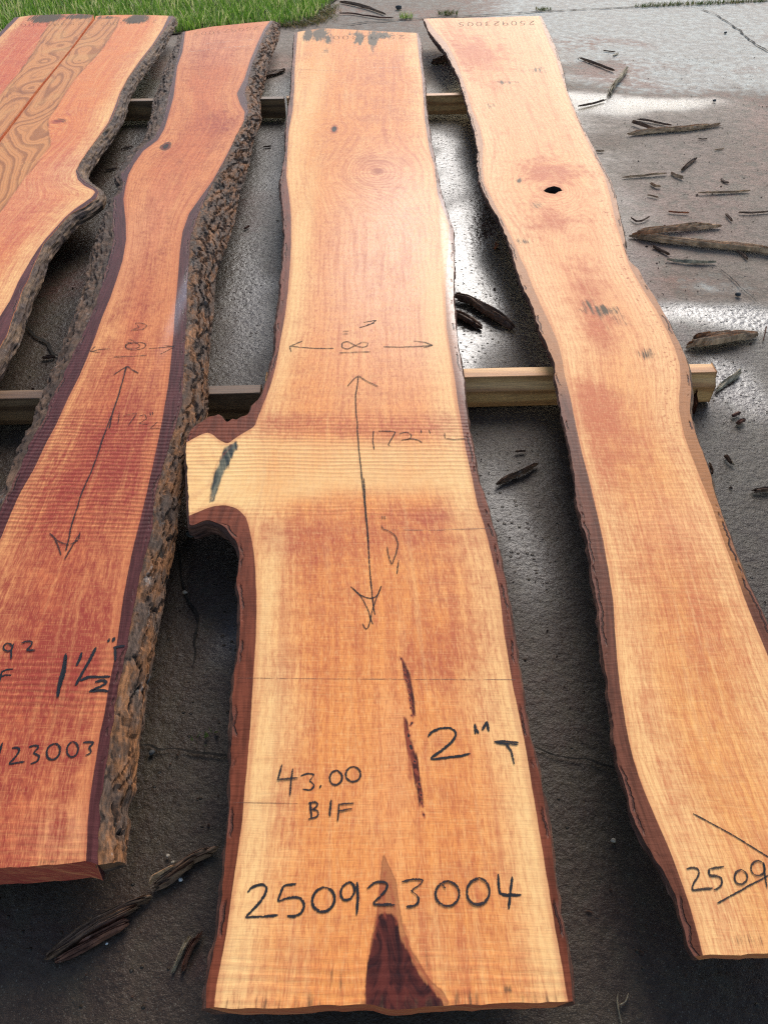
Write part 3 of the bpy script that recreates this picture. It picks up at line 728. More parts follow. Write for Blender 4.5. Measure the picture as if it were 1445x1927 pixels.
def knotw(c, cx, cy, r_, amp, ringamp=3.0, asp=1.6):
    z = c['z']; o = at(cx, cy, z); V = c['V']; dx = V[:, 0] - o[0]; dy = (V[:, 1] - o[1]) / asp; d = np.hypot(dx, dy)
    c['dg'] += -dx * np.exp(-(d / r_) ** 2) * amp
    c['radd'] = c.get('radd', 0) + ringamp * np.exp(-(d / (r_ * .9)) ** 1.3) * 2.2
    c['a']['ringk'] = np.maximum(c['a']['ringk'], 1.1 * np.exp(-(d / r_ / 1.3) ** 2))
def band(c, key, y0, y1, v, soft=.03, slope=0.0, add=False):
    """a band across the slab between two photo rows"""
    z = c['z']; a = at(722, y1, z)[1]; b_ = at(722, y0, z)[1]; yy = c['V'][:, 1] + slope * c['V'][:, 0] + (fbm(c['V'][:, 0] * 3, c['V'][:, 1] * 3, 1, 2, 3) - .5) * soft
    m = sstep(a - soft, a + soft, yy) * (1 - sstep(b_ - soft, b_ + soft, yy))
    c['a'][key] = c['a'][key] + v * m if add else np.maximum(c['a'][key], v * m)
def score(c, y, v=1.0, wpx=1.2, x0=-9e9, x1=9e9, slope=0.0):
    z = c['z']; yy = at(722, y, z)[1]; V = c['V']
    c['scores'] = c.get('scores', []) + [(yy, v, slope)]

# ---- slab A: far left plank (mostly out of frame)
def paintA(c):
    sheet(c, 'fig', [(95, 40), (178, 30), (178, 60), (0, 290), (-300, 700), (-900, 1450), (-1150, 1450), (-420, 700), (-90, 290), (50, 120)], 1.0, .028)
    blob(c, 'grey', 88, 34, 34, 10, 1.0, 2); blob(c, 'grey', 150, 31, 34, 6, .8, 2)
    c['a']['red'] += .35; c['a']['ringk'] += .1; c['cgc'] = .30
    for k in ((115, 85, .08), (85, 115, .09), (60, 165, .10)): knotw(c, k[0], k[1], k[2], .8, 3, 1.5)
slabA = build_slab('live_edge_plank', 'leftmost rosy plank with swirling brown heart, cut off by the left photo edge', 'live edge planks laid side by side', .040,
    [(28, 33), (14, 47), (0, 62), (-60, 120), (-200, 300), (-480, 700), (-800, 1150), (-1150, 1640)],
    [(-1150, 1640), (-950, 1640), (-820, 1640)],
    [(176, 28), (173, 38), (138, 86), (104, 128), (69, 170), (35, 215), (0, 260), (-82, 370), (-250, 600), (-470, 950), (-650, 1300), (-820, 1640)],
    [(28, 33), (60, 29), (110, 27), (150, 26), (176, 28)],
    [(36, 33), (8, 62), (-50, 122), (-185, 300), (-465, 700), (-785, 1150), (-1130, 1640)],
    [(176, 28), (104, 128), (0, 260), (-250, 600), (-820, 1640)],
    M_W1B, 3, paintA, jr=.0012, rimR=False, sp0=.008)
# ---- slab B: second from left, heart figure, hooked bark edge
WR_B = [(318, 30), (306, 55), (286, 86), (262, 116), (240, 148), (226, 175), (216, 203), (204, 231), (184, 259), (164, 286), (150, 308), (143, 322), (147, 338), (160, 350), (176, 357), (180, 362), (172, 372), (158, 382), (140, 394),
        (122, 410), (104, 430), (86, 450), (72, 468), (60, 487), (35, 530), (20, 565), (0, 596), (-60, 690), (-140, 860), (-250, 1090), (-350, 1350), (-430, 1640)]
def paintB(c):
    sheet(c, 'fig', [(180, 36), (224, 32), (220, 50), (205, 72), (190, 96), (165, 122), (140, 150), (122, 175), (105, 205), (92, 225), (92, 250), (95, 275), (60, 318), (20, 370), (-60, 480), (-200, 700), (-420, 1100), (-700, 1640), (-820, 1640), (-470, 950), (-250, 600), (-82, 370), (2, 268), (106, 128)], 1.0, .026)
    blob(c, 'grey', 258, 36, 24, 10, 1.0, 2); blob(c, 'grey', 200, 33, 20, 4, .7, 2); blob(c, 'knot', 108, 229, 15, 5, .8, 1); blob(c, 'grey', 110, 229, 17, 6, .7)
    c['a']['red'] += .12; c['cgc'] = .05
    blob(c, 'red', 120, 300, 60, 70, .35); blob(c, 'red', 40, 430, 80, 60, .35); blob(c, 'red', 250, 110, 30, 60, .2)
    blob(c, 'pale', 60, 380, 90, 80, .35); blob(c, 'pale', 130, 310, 40, 30, .3)
    for k in ((160, 92, .10), (150, 115, .08), (65, 262, .12), (40, 240, .08), (110, 229, .07)): knotw(c, k[0], k[1], k[2], .85, 3, 1.6)
    knotw(c, 150, 345, .10, .5, 2.0, 1.0)
slabB = build_slab('live_edge_plank', 'second plank from the left, swirling brown heart beside the kerf, hooked bark edge', 'live edge planks laid side by side', .040,
    [(181, 30), (179, 37), (142, 86), (108, 128), (73, 172), (39, 217), (4, 264), (-76, 374), (-244, 604), (-462, 950), (-640, 1300), (-805, 1640)],
    [(-805, 1640), (-600, 1640), (-410, 1640)],
    [(327, 30), (310, 55), (291, 83), (263, 118), (242, 145), (228, 173), (220, 201), (208, 228), (187, 256), (166, 284), (151, 305), (146, 318), (152, 334), (169, 347), (183, 356), (186, 363), (181, 374), (160, 389), (133, 402), (112, 425), (84, 458),
     (68, 490), (56, 520), (44, 545), (35, 570), (24, 600), (14, 630), (0, 656), (-45, 730), (-125, 890), (-235, 1110), (-332, 1370), (-410, 1640)],
    [(181, 30), (220, 28), (270, 28), (327, 30)],
    [(181, 30), (108, 128), (4, 264), (-244, 604), (-805, 1640)], WR_B,
    M_W1, 5, paintB, jl=.0012, rimL=False, sp0=.0065)
def dist_off(P, Qpx, z):
    Qw = ats(Qpx, z); o = np.argsort(Qw[:, 1]); return np.interp(P[:, 1], Qw[o, 1], Qw[o, 0])
# bark offsets are set from the widths measured off the photo at each point along the edge
def offs(P, tab, z):       # tab: (photo y, offset in photo px)
    ys_ = [at(722, y, z)[1] for y, _ in tab]; vs = [v * scale_at(y, z) for y, v in tab]
    o = np.argsort(ys_); return np.interp(P[:, 1], np.array(ys_)[o], np.array(vs)[o])
def outward(P, side): # side +1 right, P runs far->near
    n = normals2(P); return -n if side > 0 else n
# check direction: far->near means tangent -y ; normals2 gives (ty,-tx) = (-1,0) = left
bark_band(slabB['r'], -normals2(slabB['r']), offs(slabB['r'], [(30, 4), (80, 12), (200, 12), (300, 14), (340, 12), (370, 6), (400, 10), (500, 10), (600, 12), (1600, 16)], slabB['zt']), slabB['zt'], .040, M_B_EDG, slabB['root'], 'fibre', 11, .008, 9)
bark_band(slabA['l'], normals2(slabA['l']), np.full(len(slabA['l']), .008), slabA['zt'], .040, M_B_BRN, slabA['root'], 'fibre', 12, .005, 7)

# ---- slab C: thick barked slab
WL_C = [(349, 60), (344, 97), (334, 125), (327, 183), (318, 215), (310, 242), (298, 263), (270, 284), (253, 308), (242, 329), (237, 349), (233, 374), (235, 398), (237, 412), (238, 450), (232, 488), (221, 523), (208, 561), (192, 599), (180, 634), (164, 675),
        (149, 710), (128, 751), (106, 800), (87, 835), (64, 884), (38, 929), (21, 967), (0, 1019), (-60, 1150), (-120, 1300), (-180, 1450), (-235, 1640)]
WR_C = [(508, 40), (497, 55), (484, 83), (471, 114), (460, 149), (446, 176), (452, 196), (461, 211), (458, 238), (438, 270), (422, 301), (401, 339), (377, 372), (356, 402), (344, 436), (339, 471), (336, 513), (332, 558), (329, 592), (327, 627), (322, 679), (317, 724),
        (310, 765), (304, 800), (296, 839), (284, 894), (273, 943), (263, 984), (253, 1022), (242, 1074), (232, 1126), (227, 1164), (221, 1205), (213, 1254), (204, 1299), (197, 1344), (189, 1378), (180, 1437), (173, 1479), (168, 1517), (165, 1558), (163, 1621)]
RC = [(514, 39), (500, 60), (483, 100), (473, 125), (467, 154), (461, 174), (464, 191), (468, 208), (461, 224), (450, 245), (439, 266), (429, 291), (416, 316), (400, 345), (381, 385), (367, 419), (358, 450), (356, 481), (354, 513), (352, 544), (351, 571), (350, 627), (348, 661),
      (346, 696), (345, 731), (341, 765), (335, 785), (327, 808), (320, 835), (311, 866), (303, 894), (295, 918), (290, 953), (287, 994), (281, 1018), (274, 1043), (265, 1084), (259, 1112), (251, 1147), (242, 1198), (237, 1233), (229, 1264), (222, 1299), (217, 1344),
      (208, 1392), (200, 1444), (192, 1496), (187, 1531), (184, 1565), (185, 1627)]
LC = [(345, 60), (340, 85), (337, 100), (330, 128), (325, 152), (318, 180), (313, 208), (304, 235), (291, 260), (273, 273), (256, 287), (242, 311), (228, 328), (232, 345), (228, 362), (216, 372), (213, 400), (214, 425), (215, 447), (208, 481), (197, 516), (187, 554), (176, 585), (163, 613), (149, 644), (133, 679),
      (118, 713), (100, 748), (81, 795), (59, 832), (38, 880), (17, 925), (0, 960), (-78, 1120), (-140, 1280), (-200, 1440), (-258, 1640)]
def paintC(c):
    a = c['a']; a['red'] += .20; a['red'] += .26 * sstep(2.0, .9, c['V'][:, 1])
    a['cre'] = np.where(c['g'] > .17, .30 + .5 * sstep(.45, .25, c['V'][:, 1]), 35 / 100 + .65 * sstep(2.2, 1.4, c['V'][:, 1]))
    blob(c, 'red', 250, 560, 60, 130, .15); blob(c, 'red', 200, 870, 90, 120, .35); blob(c, 'red', 120, 1250, 130, 140, .35)
    blob(c, 'red', 410, 235, 50, 25, .35); blob(c, 'red', 380, 110, 60, 30, .2); blob(c, 'pale', 120, 1570, 70, 50, .35); blob(c, 'pale', 260, 450, 60, 120, .3); blob(c, 'pale', 400, 75, 60, 30, .25)
    band(c, 'ridge', 770, 1010, .9, .05); band(c, 'ridge', 1225, 1345, .7, .03); band(c, 'ridge', 1540, 1640, .35, .03); band(c, 'ridge', 640, 770, .3, .05)
    blob(c, 'sheen', 344, 560, 9, 70, 1.6, 1, .8)
    blob(c, 'grey', 313, 275, 10, 8, 1.3, 2, .8); blob(c, 'knot', 313, 275, 8, 7, 1.0, 2, 1.0); blob(c, 'knot', 424, 209, 10, 3, .55); knotw(c, 313, 277, .07, .6, 3); knotw(c, 430, 212, .06, .5, 2, .8)
    stroke(c, 'knot', [(330, 277), (430, 272)], 1.2, .4); stroke(c, 'knot', [(340, 222), (420, 212), (460, 208)], 1.2, .35)
    stroke(c, 'knot', [(62, 930), (85, 880), (103, 850)], 2, .45); stroke(c, 'knot', [(92, 1078), (97, 1060)], 2, .5); stroke(c, 'knot', [(115, 1230), (130, 1170), (145, 1110)], 2, .45); stroke(c, 'knot', [(32, 1515), (52, 1437), (66, 1385)], 1.5, .7)
    knotw(c, 80, 1260, .09, .3, 4, 2.5)
    blob(c, 'grey', 100, 1622, 50, 8, .5); band(c, 'pale', 60, 120, .2, .1, add=True)
    sheet(c, 'fig', [(2, 1), (1, 1), (1, 2)], 0, .01)
slabC = build_slab('live_edge_plank', 'red toned plank with thick ochre bark and crayon number ending 23003', 'live edge planks laid side by side', .038,
    LC, [(-258, 1640), (-100, 1640), (0, 1634), (81, 1629), (164, 1621), (185, 1627)], RC, [(345, 60), (372, 55), (400, 50), (440, 46), (480, 42), (514, 39)], WL_C, WR_C, M_W2, 7, paintC, slant=.010, jl=.004, jr=.003, sp0=.0048)
z = slabC['zt']
bark_band(slabC['r'], -normals2(slabC['r']), offs(slabC['r'], [(40, 14), (60, 24), (105, 24), (150, 28), (208, 22), (245, 26), (300, 40), (350, 50), (400, 64), (450, 64), (500, 48), (550, 46), (600, 42), (700, 40), (780, 44), (830, 32), (880, 36), (950, 40), (1000, 36),
    (1040, 40), (1080, 42), (1150, 42), (1200, 38), (1260, 42), (1340, 44), (1400, 44), (1480, 46), (1520, 38), (1560, 40), (1640, 34)], z), z, .038, M_B_OCH, slabC['root'], 'plate', 21, .0115, 30, rnd=.5)
bark_band(slabC['l'], normals2(slabC['l']), offs(slabC['l'], [(60, 4), (110, 20), (160, 28), (215, 30), (260, 24), (300, 12), (330, 10), (345, 2), (375, 6), (400, 18), (450, 42), (530, 42), (600, 40), (680, 36), (740, 26), (800, 20), (880, 14), (960, 12), (1640, 14)], z), z, .038, M_B_GRY, slabC['root'], 'fibre', 22, .016, 18, rnd=.45)

# ---- slab D: middle slab
LD = [(555, 61), (554, 66), (552, 100), (549, 141), (548, 174), (543, 203), (539, 245), (537, 291), (530, 332), (528, 353), (532, 386), (535, 415), (535, 457), (532, 491), (529, 533), (526, 575), (520, 608), (519, 649), (512, 682), (505, 707), (497, 732), (489, 749), (474, 764),
      (470, 776), (462, 784), (452, 783), (446, 792), (438, 787), (428, 795), (420, 787), (412, 778), (404, 785), (395, 783), (385, 791), (372, 798), (360, 808), (353, 822), (351, 836), (353, 898), (356, 948), (358, 989), (364, 988), (377, 982), (391, 977), (402, 981), (412, 984), (426, 991), (433, 1005), (446, 1022), (450, 1043),
      (451, 1074), (446, 1091), (450, 1112), (454, 1140), (453, 1174), (450, 1209), (446, 1236), (439, 1288), (438, 1330), (438, 1364), (436, 1406), (434, 1454), (434, 1510), (430, 1560), (429, 1583), (424, 1638), (417, 1694), (410, 1749), (403, 1787), (394, 1822), (389, 1853), (388, 1897)]
WL_D = [(560, 62), (555, 125), (554, 166), (551, 208), (543, 249), (541, 291), (539, 332), (545, 374), (548, 407), (548, 457), (546, 500), (542, 550), (537, 591), (528, 641), (520, 687), (510, 724), (499, 753), (487, 782), (479, 803), (458, 815), (441, 826), (429, 836), (412, 828),
        (400, 817), (389, 813), (366, 824), (348, 835), (330, 838), (330, 985), (352, 972), (374, 963), (398, 953), (422, 950), (446, 956), (464, 974), (471, 1001), (478, 1040), (481, 1074), (483, 1126), (483, 1161), (481, 1219), (477, 1271), (474, 1323), (471, 1375), (465, 1444), (460, 1496), (456, 1548),
        (446, 1617), (433, 1708), (426, 1760), (415, 1818), (408, 1853), (403, 1900)]
WR_D = [(784, 62), (788, 104), (794, 145), (797, 187), (799, 224), (804, 257), (808, 282), (817, 311), (821, 345), (823, 365), (836, 399), (845, 424), (844, 457), (840, 500), (838, 558), (840, 616), (848, 666), (856, 716), (861, 757), (869, 803), (877, 849), (886, 890), (898, 950), (909, 983), (919, 1020),
        (929, 1066), (940, 1116), (948, 1191), (956, 1240), (965, 1295), (975, 1340), (989, 1408), (1003, 1495), (1015, 1568), (1030, 1660), (1044, 1747), (1056, 1810), (1064, 1864), (1069, 1887)]
RD = [(787, 62), (793, 83), (794, 116), (799, 149), (801, 195), (806, 233), (811, 266), (819, 307), (826, 341), (830, 365), (841, 399), (853, 428), (854, 469), (854, 516), (853, 566), (857, 616), (864, 666), (872, 716), (878, 774), (883, 815), (892, 857), (900, 900), (915, 942), (925, 983), (935, 1016), (942, 1054),
      (950, 1091), (955, 1133), (964, 1182), (972, 1232), (978, 1274), (988, 1340), (1000, 1400), (1018, 1466), (1027, 1524), (1037, 1583), (1041, 1621), (1047, 1679), (1055, 1728), (1065, 1786), (1072, 1834), (1077, 1884)]
def cr(x, y, s=2.0643, ox=400, oy=1350): return (ox + x / s, oy + y / s)
def c5(x, y): return (300 + x / 2.408, 450 + y / 2.408)
def c9(x, y): return (400 + x / 2.408, 900 + y / 2.408)
def c2(x, y): return (300 + x / 2.408, y / 2.408)
def paintD(c):
    a = c['a']; a['red'] += .10; a['cre'] *= .8
    V = c['V']
    band(c, 'ridge', 775, 900, .62, .05); band(c, 'ridge', 915, 985, .2, .03); band(c, 'ridge', 950, 975, .4, .01); band(c, 'ridge', 1800, 1900, .35, .02)
    band(c, 'red', 778, 825, .42, .03, add=True); band(c, 'red', 962, 1040, .36, .04, add=True); band(c, 'red', 1040, 1280, .14, .08, add=True)
    blob(c, 'red', 600, 1060, 60, 60, .3); blob(c, 'red', 800, 1230, 90, 70, .35); blob(c, 'red', 560, 1520, 90, 90, .15); blob(c, 'red', 870, 1560, 60, 140, .2); blob(c, 'red', 720, 200, 90, 100, .22); blob(c, 'red', 715, 120, 60, 40, .1)
    blob(c, 'red', 800, 970, 60, 20, .3)
    blob(c, 'pale', 700, 520, 130, 200, .65); blob(c, 'pale', 740, 350, 90, 90, .3); blob(c, 'pale', 780, 640, 60, 90, .3)  # bright sky reflected on the upper half, painted as paler wood colour
    blob(c, 'pale', 740, 1450, 40, 200, .15); blob(c, 'red', 740, 1430, 34, 200, -.35); blob(c, 'red', 728, 1200, 16, 120, -.3)
    cre = np.zeros(len(V)); 
    blob(c, 'red', 440, 890, 90, 60, -.7); blob(c, 'red', 560, 880, 120, 40, -.25)
    c['cream'] = 1
    blob(c, 'sheen', 790, 500, 100, 200, .30); blob(c, 'sheen', 853, 560, 14, 190, .7, 2); blob(c, 'sheen', 700, 560, 100, 170, .22); blob(c, 'pale', 740, 480, 100, 170, .35)  # gloss patches, then more of the painted sky reflection as pale colour
    # far end stains
    for x, y, rx, ry, v in ((580, 66, 10, 12, 1.2), (602, 64, 16, 13, 1.25), (618, 74, 8, 12, .9), (676, 72, 9, 14, 1.2), (668, 64, 20, 6, .6), (702, 72, 10, 16, 1.25), (720, 66, 20, 7, 1.0), (755, 66, 12, 4, .4), (700, 90, 5, 16, .6), (612, 95, 8, 14, .4)):
        blob(c, 'grey', x, y, rx, ry, v, 1, .5)
    # knots
    blob(c, 'knot', 629, 243, 7, 8, 1.25); stroke(c, 'knot', [(634, 244), (800, 243)], 1.5, .33); knotw(c, 629, 243, .06, .7, 3)
    blob(c, 'knot', 711, 322, 15, 8, .75); knotw(c, 711, 324, .16, .8, 6, 1.4)
    # dark heart at the near end
    hrt(c, [cr(650, 775), cr(690, 765), cr(712, 790), cr(722, 850), cr(745, 900), cr(770, 960), cr(800, 1010), cr(835, 1060), cr(880, 1090), cr(905, 1120), cr(905, 1160), cr(597, 1160), cr(597, 1060), cr(605, 960), cr(625, 870), cr(640, 800)])
    sheet(c, 'amber', [cr(666, 525), cr(675, 560), cr(692, 590), cr(712, 640), cr(722, 720), cr(740, 820), cr(765, 890), cr(800, 950), cr(840, 1020), cr(900, 1070), cr(925, 1120), cr(590, 1120), cr(600, 1000), cr(618, 860), cr(640, 760), cr(652, 640), cr(658, 560)], 1.0, .003)
    hrt(c, [c9(853, 815), c9(862, 815), c9(872, 850), c9(884, 880), c9(893, 930), c9(903, 985), c9(910, 1030), c9(910, 1090), c9(900, 1050), c9(893, 1000), c9(884, 940), c9(872, 900), c9(862, 860)])
    hrt(c, [cr(745, 0), cr(752, 5), cr(760, 60), cr(775, 110), cr(793, 180), cr(803, 240), cr(812, 300), cr(817, 368), cr(808, 320), cr(797, 270), cr(785, 220), cr(770, 160), cr(757, 90), cr(748, 40)])
    stroke(c, 'knot', [c9(850, 800), c9(870, 880), c9(895, 1000), c9(905, 1100), cr(760, 60), cr(790, 190), cr(808, 290), cr(820, 390)], 1.5, 1.2)
    stroke(c, 'knot', [cr(760, 100), cr(768, 190), cr(768, 240)], 5, .7); stroke(c, 'knot', [c9(866, 1080), c9(872, 1130), c9(885, 1190)], 5, .6)
    for p in ([c9(1035, 540), c9(1035, 580)], [c9(1055, 540), c9(1058, 600)], [c9(1095, 480), c9(1090, 560)], [c9(1045, 610), c9(1045, 660)]): stroke(c, 'knot', p, 3, .35)
    for p in ([cr(655, 640), cr(642, 760), cr(628, 860)], [cr(690, 640), cr(706, 740), cr(716, 800)], [cr(740, 860), cr(775, 930), cr(800, 985)], [cr(800, 960), cr(850, 1050), cr(905, 1100)], [cr(668, 600), cr(664, 700), cr(668, 780)], [cr(760, 905), cr(755, 850), cr(742, 800)]): stroke(c, 'knot', p, 4, .62)
    # blue grey streak and stub
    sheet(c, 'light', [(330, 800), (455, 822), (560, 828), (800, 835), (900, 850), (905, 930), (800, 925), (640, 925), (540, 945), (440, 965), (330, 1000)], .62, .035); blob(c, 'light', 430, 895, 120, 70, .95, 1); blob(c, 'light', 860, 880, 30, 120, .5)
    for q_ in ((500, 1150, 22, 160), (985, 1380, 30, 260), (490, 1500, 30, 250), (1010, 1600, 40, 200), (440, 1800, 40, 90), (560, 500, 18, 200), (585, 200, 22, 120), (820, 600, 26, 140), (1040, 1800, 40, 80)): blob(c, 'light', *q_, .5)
    sheet(c, 'blue', [c5(352, 912), c5(356, 940), c5(332, 990), c5(298, 1060), c5(270, 1130), c5(252, 1190), c5(228, 1195), c5(235, 1120), c5(250, 1060), c5(275, 990), c5(300, 940)], .85, .008)
    blob(c, 'knot', 396, 905, 10, 22, .35); stroke(c, 'knot', [c5(330, 930), c5(265, 1010), c5(225, 1110)], 4, .4)
    knotw(c, 385, 900, .10, .5, 1.2, 1.0); stroke(c, 'knot', [c5(150, 940), c5(162, 942)], 3, .5)
    # wear at the near end
    blob(c, 'grey', 633, 1845, 26, 35, .45, 1, .8); blob(c, 'grey', 955, 1862, 14, 10, .5)
    blob(c, 'grey', 800, 1800, 10, 40, .3); c['a']['grey'] = np.maximum(c['a']['grey'], .28 * sstep(.03, 0, seg_dist(V, ats([(405, 1893), (1070, 1885)], c['z']))))
    a['lighter'] = .55 * sstep(.30, .10, np.abs(V[:, 1] - at(722, 560, c['z'])[1]) / 1.6) * (V[:, 0] > 0)  # sky reflection on the right rim, painted in as a tan tint
    for yy, v in ((1277, .9), (995, .35), (1510, .3), (1000, .2), (126, .35), (182, .2), (1750, .3)):
        a['score'] = np.maximum(a['score'], 0)
    c['cgc'] = .19
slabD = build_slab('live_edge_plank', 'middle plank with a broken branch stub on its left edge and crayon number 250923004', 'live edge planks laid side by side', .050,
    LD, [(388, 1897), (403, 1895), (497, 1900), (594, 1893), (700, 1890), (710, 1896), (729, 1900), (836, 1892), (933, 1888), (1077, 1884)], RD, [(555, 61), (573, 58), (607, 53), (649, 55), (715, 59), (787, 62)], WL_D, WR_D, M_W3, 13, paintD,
    gL=[(560, 62), (554, 166), (541, 291), (547, 440), (540, 560), (520, 687), (500, 760), (490, 860), (482, 960), (482, 1100), (478, 1271), (465, 1444), (440, 1660), (403, 1900)], jl=.0028, jr=.0022, insL=.010, insR=.012, sp0=.0044)
z = slabD['zt']
bark_band(slabD['l'], normals2(slabD['l']), np.full(len(slabD['l']), -.008), z, .050, M_B_BRN, slabD['root'], 'fibre', 31, .007, 9, rnd=.25)
bark_band(slabD['r'], -normals2(slabD['r']), np.full(len(slabD['r']), -.010), z, .050, M_B_BRN, slabD['root'], 'fibre', 32, .006, 9, rnd=.25)

# ---- slab E: pale slab on the right
LE = [(796, 35), (808, 60), (826, 83), (840, 101), (854, 129), (865, 152), (872, 175), (879, 202), (888, 230), (896, 262), (899, 285), (898, 313), (903, 341), (911, 364), (923, 387), (939, 414), (947, 434), (957, 455), (970, 498), (981, 532), (996, 562), (1009, 596), (1016, 621), (1028, 647), (1041, 681), (1044, 712),
      (1051, 740), (1056, 770), (1062, 809), (1070, 847), (1077, 881), (1081, 928), (1089, 957), (1097, 990), (1105, 1027), (1114, 1064), (1116, 1097), (1122, 1134), (1128, 1167), (1127, 1200), (1134, 1241), (1142, 1278), (1144, 1315), (1153, 1356), (1157, 1395), (1158, 1415), (1166, 1446), (1173, 1473), (1183, 1504),
      (1190, 1535), (1204, 1569), (1224, 1604), (1241, 1631), (1253, 1658), (1265, 1679), (1275, 1717), (1284, 1744), (1293, 1778), (1306, 1800)]
WL_E = [(800, 33), (820, 60), (840, 81), (856, 110), (870, 147), (879, 175), (888, 207), (902, 239), (909, 271), (907, 313), (911, 345), (927, 377), (941, 405), (957, 437), (969, 462), (978, 485), (990, 508), (1002, 540), (1017, 574), (1034, 609), (1049, 643), (1058, 677), (1062, 706), (1073, 749), (1081, 791),
        (1094, 851), (1107, 899), (1118, 945), (1134, 1015), (1144, 1072), (1153, 1130), (1157, 1196), (1161, 1245), (1167, 1303), (1176, 1356), (1181, 1385), (1190, 1425), (1207, 1477), (1231, 1535), (1251, 1580), (1269, 1624), (1286, 1672), (1299, 1710), (1313, 1761), (1323, 1802)]
WR_E = [(1015, 30), (1028, 69), (1045, 106), (1056, 143), (1075, 198), (1091, 235), (1114, 285), (1137, 331), (1147, 368), (1154, 400), (1160, 425), (1170, 455), (1183, 498), (1196, 522), (1213, 551), (1234, 583), (1254, 622), (1269, 655), (1278, 685), (1280, 715), (1277, 745), (1277, 774), (1287, 821), (1298, 851),
        (1315, 895), (1340, 957), (1361, 1019), (1377, 1060), (1398, 1122), (1418, 1171), (1445, 1237), (1490, 1360), (1550, 1510), (1620, 1680), (1655, 1795)]
RE = [(1018, 30), (1032, 60), (1048, 97), (1059, 133), (1066, 170), (1079, 202), (1094, 235), (1113, 272), (1131, 308), (1149, 341), (1158, 368), (1163, 396), (1171, 430), (1176, 452), (1174, 458), (1184, 492), (1200, 506), (1213, 532), (1230, 557), (1247, 587), (1260, 609), (1273, 638), (1287, 664), (1296, 694), (1300, 736),
      (1297, 774), (1307, 813), (1324, 858), (1336, 895), (1346, 936), (1363, 982), (1377, 1019), (1389, 1052), (1402, 1089), (1420, 1122), (1435, 1155), (1450, 1190), (1512, 1330), (1575, 1480), (1640, 1650), (1684, 1795)]
def c3(x, y): return (780 + x / 2.173, y / 2.173)
def c6(x, y): return (830 + x / 2.35, 400 + y / 2.35)
HOLE = ats([(1022, 359), (1030, 353), (1042, 350), (1053, 353), (1058, 359), (1050, 361), (1044, 365), (1034, 364), (1027, 362)], ZB - .002 + .045)
def paintE(c):
    a = c['a']; V = c['V']; a['pale'] += .02 + .55 * sstep(1.0, 2.0, V[:, 1]); a['red'] += .22 * sstep(1.9, .9, V[:, 1]); a['cre'] *= .75; a['ringk'] += .15  # far half: slightly pale wood plus sky reflection painted into the colour
    blob(c, 'red', 900, 105, 55, 30, 0.9, 1, 3.0); blob(c, 'red', 860, 70, 40, 30, .45); blob(c, 'pale', 900, 105, 50, 28, -.4); blob(c, 'red', 1040, 322, 48, 16, 0.95, 1, 3.0); blob(c, 'red', 1035, 330, 50, 30, .35); blob(c, 'pale', 1040, 330, 50, 30, -.3)
    blob(c, 'red', 1035, 415, 38, 28, 0.9, 1, 3.5); blob(c, 'red', 1100, 540, 28, 30, .9, 1, 3.5); blob(c, 'red', 1125, 610, 25, 50, .8, 1, 1.8); blob(c, 'red', 1125, 770, 25, 60, .7, 1, 1.8); blob(c, 'red', 1085, 760, 18, 40, .7, 1, 1.5); blob(c, 'red', 1130, 600, 50, 40, .3)
    blob(c, 'red', 1160, 800, 80, 90, .35); blob(c, 'red', 1130, 880, 50, 80, .25); blob(c, 'red', 1290, 1150, 110, 130, .35); blob(c, 'red', 1180, 1000, 60, 60, .15); blob(c, 'pale', 1260, 1000, 80, 80, .35)
    for x, y, rx, ry, v in ((1140, 585, 35, 12, .50), (1110, 575, 15, 14, .35), (1215, 668, 20, 12, .48), (955, 155, 25, 6, .38), (1010, 132, 25, 7, .4), (925, 200, 20, 10, .3), (985, 455, 16, 6, .4), (1010, 385, 20, 10, .35), (975, 340, 10, 6, .4), (1150, 598, 40, 16, .3)):
        blob(c, 'grey', x, y, rx, ry, v * 1.5, 1, 2.0)
    stroke(c, 'knot', [(1058, 358), (1148, 355)], 2.0, .32); blob(c, 'knot', 1040, 358, 26, 12, .5); blob(c, 'knot', 1040, 358, 60, 30, .22)
    knotw(c, 1040, 358, .16, .8, 7, 1.3)
    # flecks in the sapwood near the right rim
    fl = worley(V[:, 0] * 150, V[:, 1] * 90, 4); near = sstep(.035, .015, np.abs(c['edge'] - .018)) * (V[:, 0] > (.55 + .0 * V[:, 1]))
    a['knot'] = np.maximum(a['knot'], .75 * (fl[0] < .23) * (fl[2] > .62) * near * sstep(.8, 1.4, V[:, 1]) * sstep(3.2, 2.6, V[:, 1]) * sstep(.004, .006, c['edge']))
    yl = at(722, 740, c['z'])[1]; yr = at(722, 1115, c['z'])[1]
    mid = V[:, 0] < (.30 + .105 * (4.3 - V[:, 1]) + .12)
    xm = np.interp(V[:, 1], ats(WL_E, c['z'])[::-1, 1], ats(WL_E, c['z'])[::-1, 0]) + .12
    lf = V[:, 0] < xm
    a['lighter'] = np.where(lf, sstep(yl - .05, yl + .09, V[:, 1]), sstep(yr - .05, yr + .09, V[:, 1])) * .95  # both rims turn tan towards the far end, the right one sooner
    band(c, 'ridge', 800, 1200, .18, .1); blob(c, 'grey', 1420, 1770, 70, 18, .35); c['cgc'] = .20
slabE = build_slab('live_edge_plank', 'pale tan plank on the right with a black knot hole near its far end', 'live edge planks laid side by side', .045,
    LE, [(1306, 1800), (1323, 1799), (1378, 1797), (1445, 1795), (1560, 1795), (1684, 1795)], RE, [(796, 35), (850, 34), (917, 33), (970, 31), (1018, 30)], WL_E, WR_E, M_W4, 17, paintE, jl=.0042, jr=.0016, insL=.022, insR=.004, sp0=.0046, hole=HOLE)
z = slabE['zt']
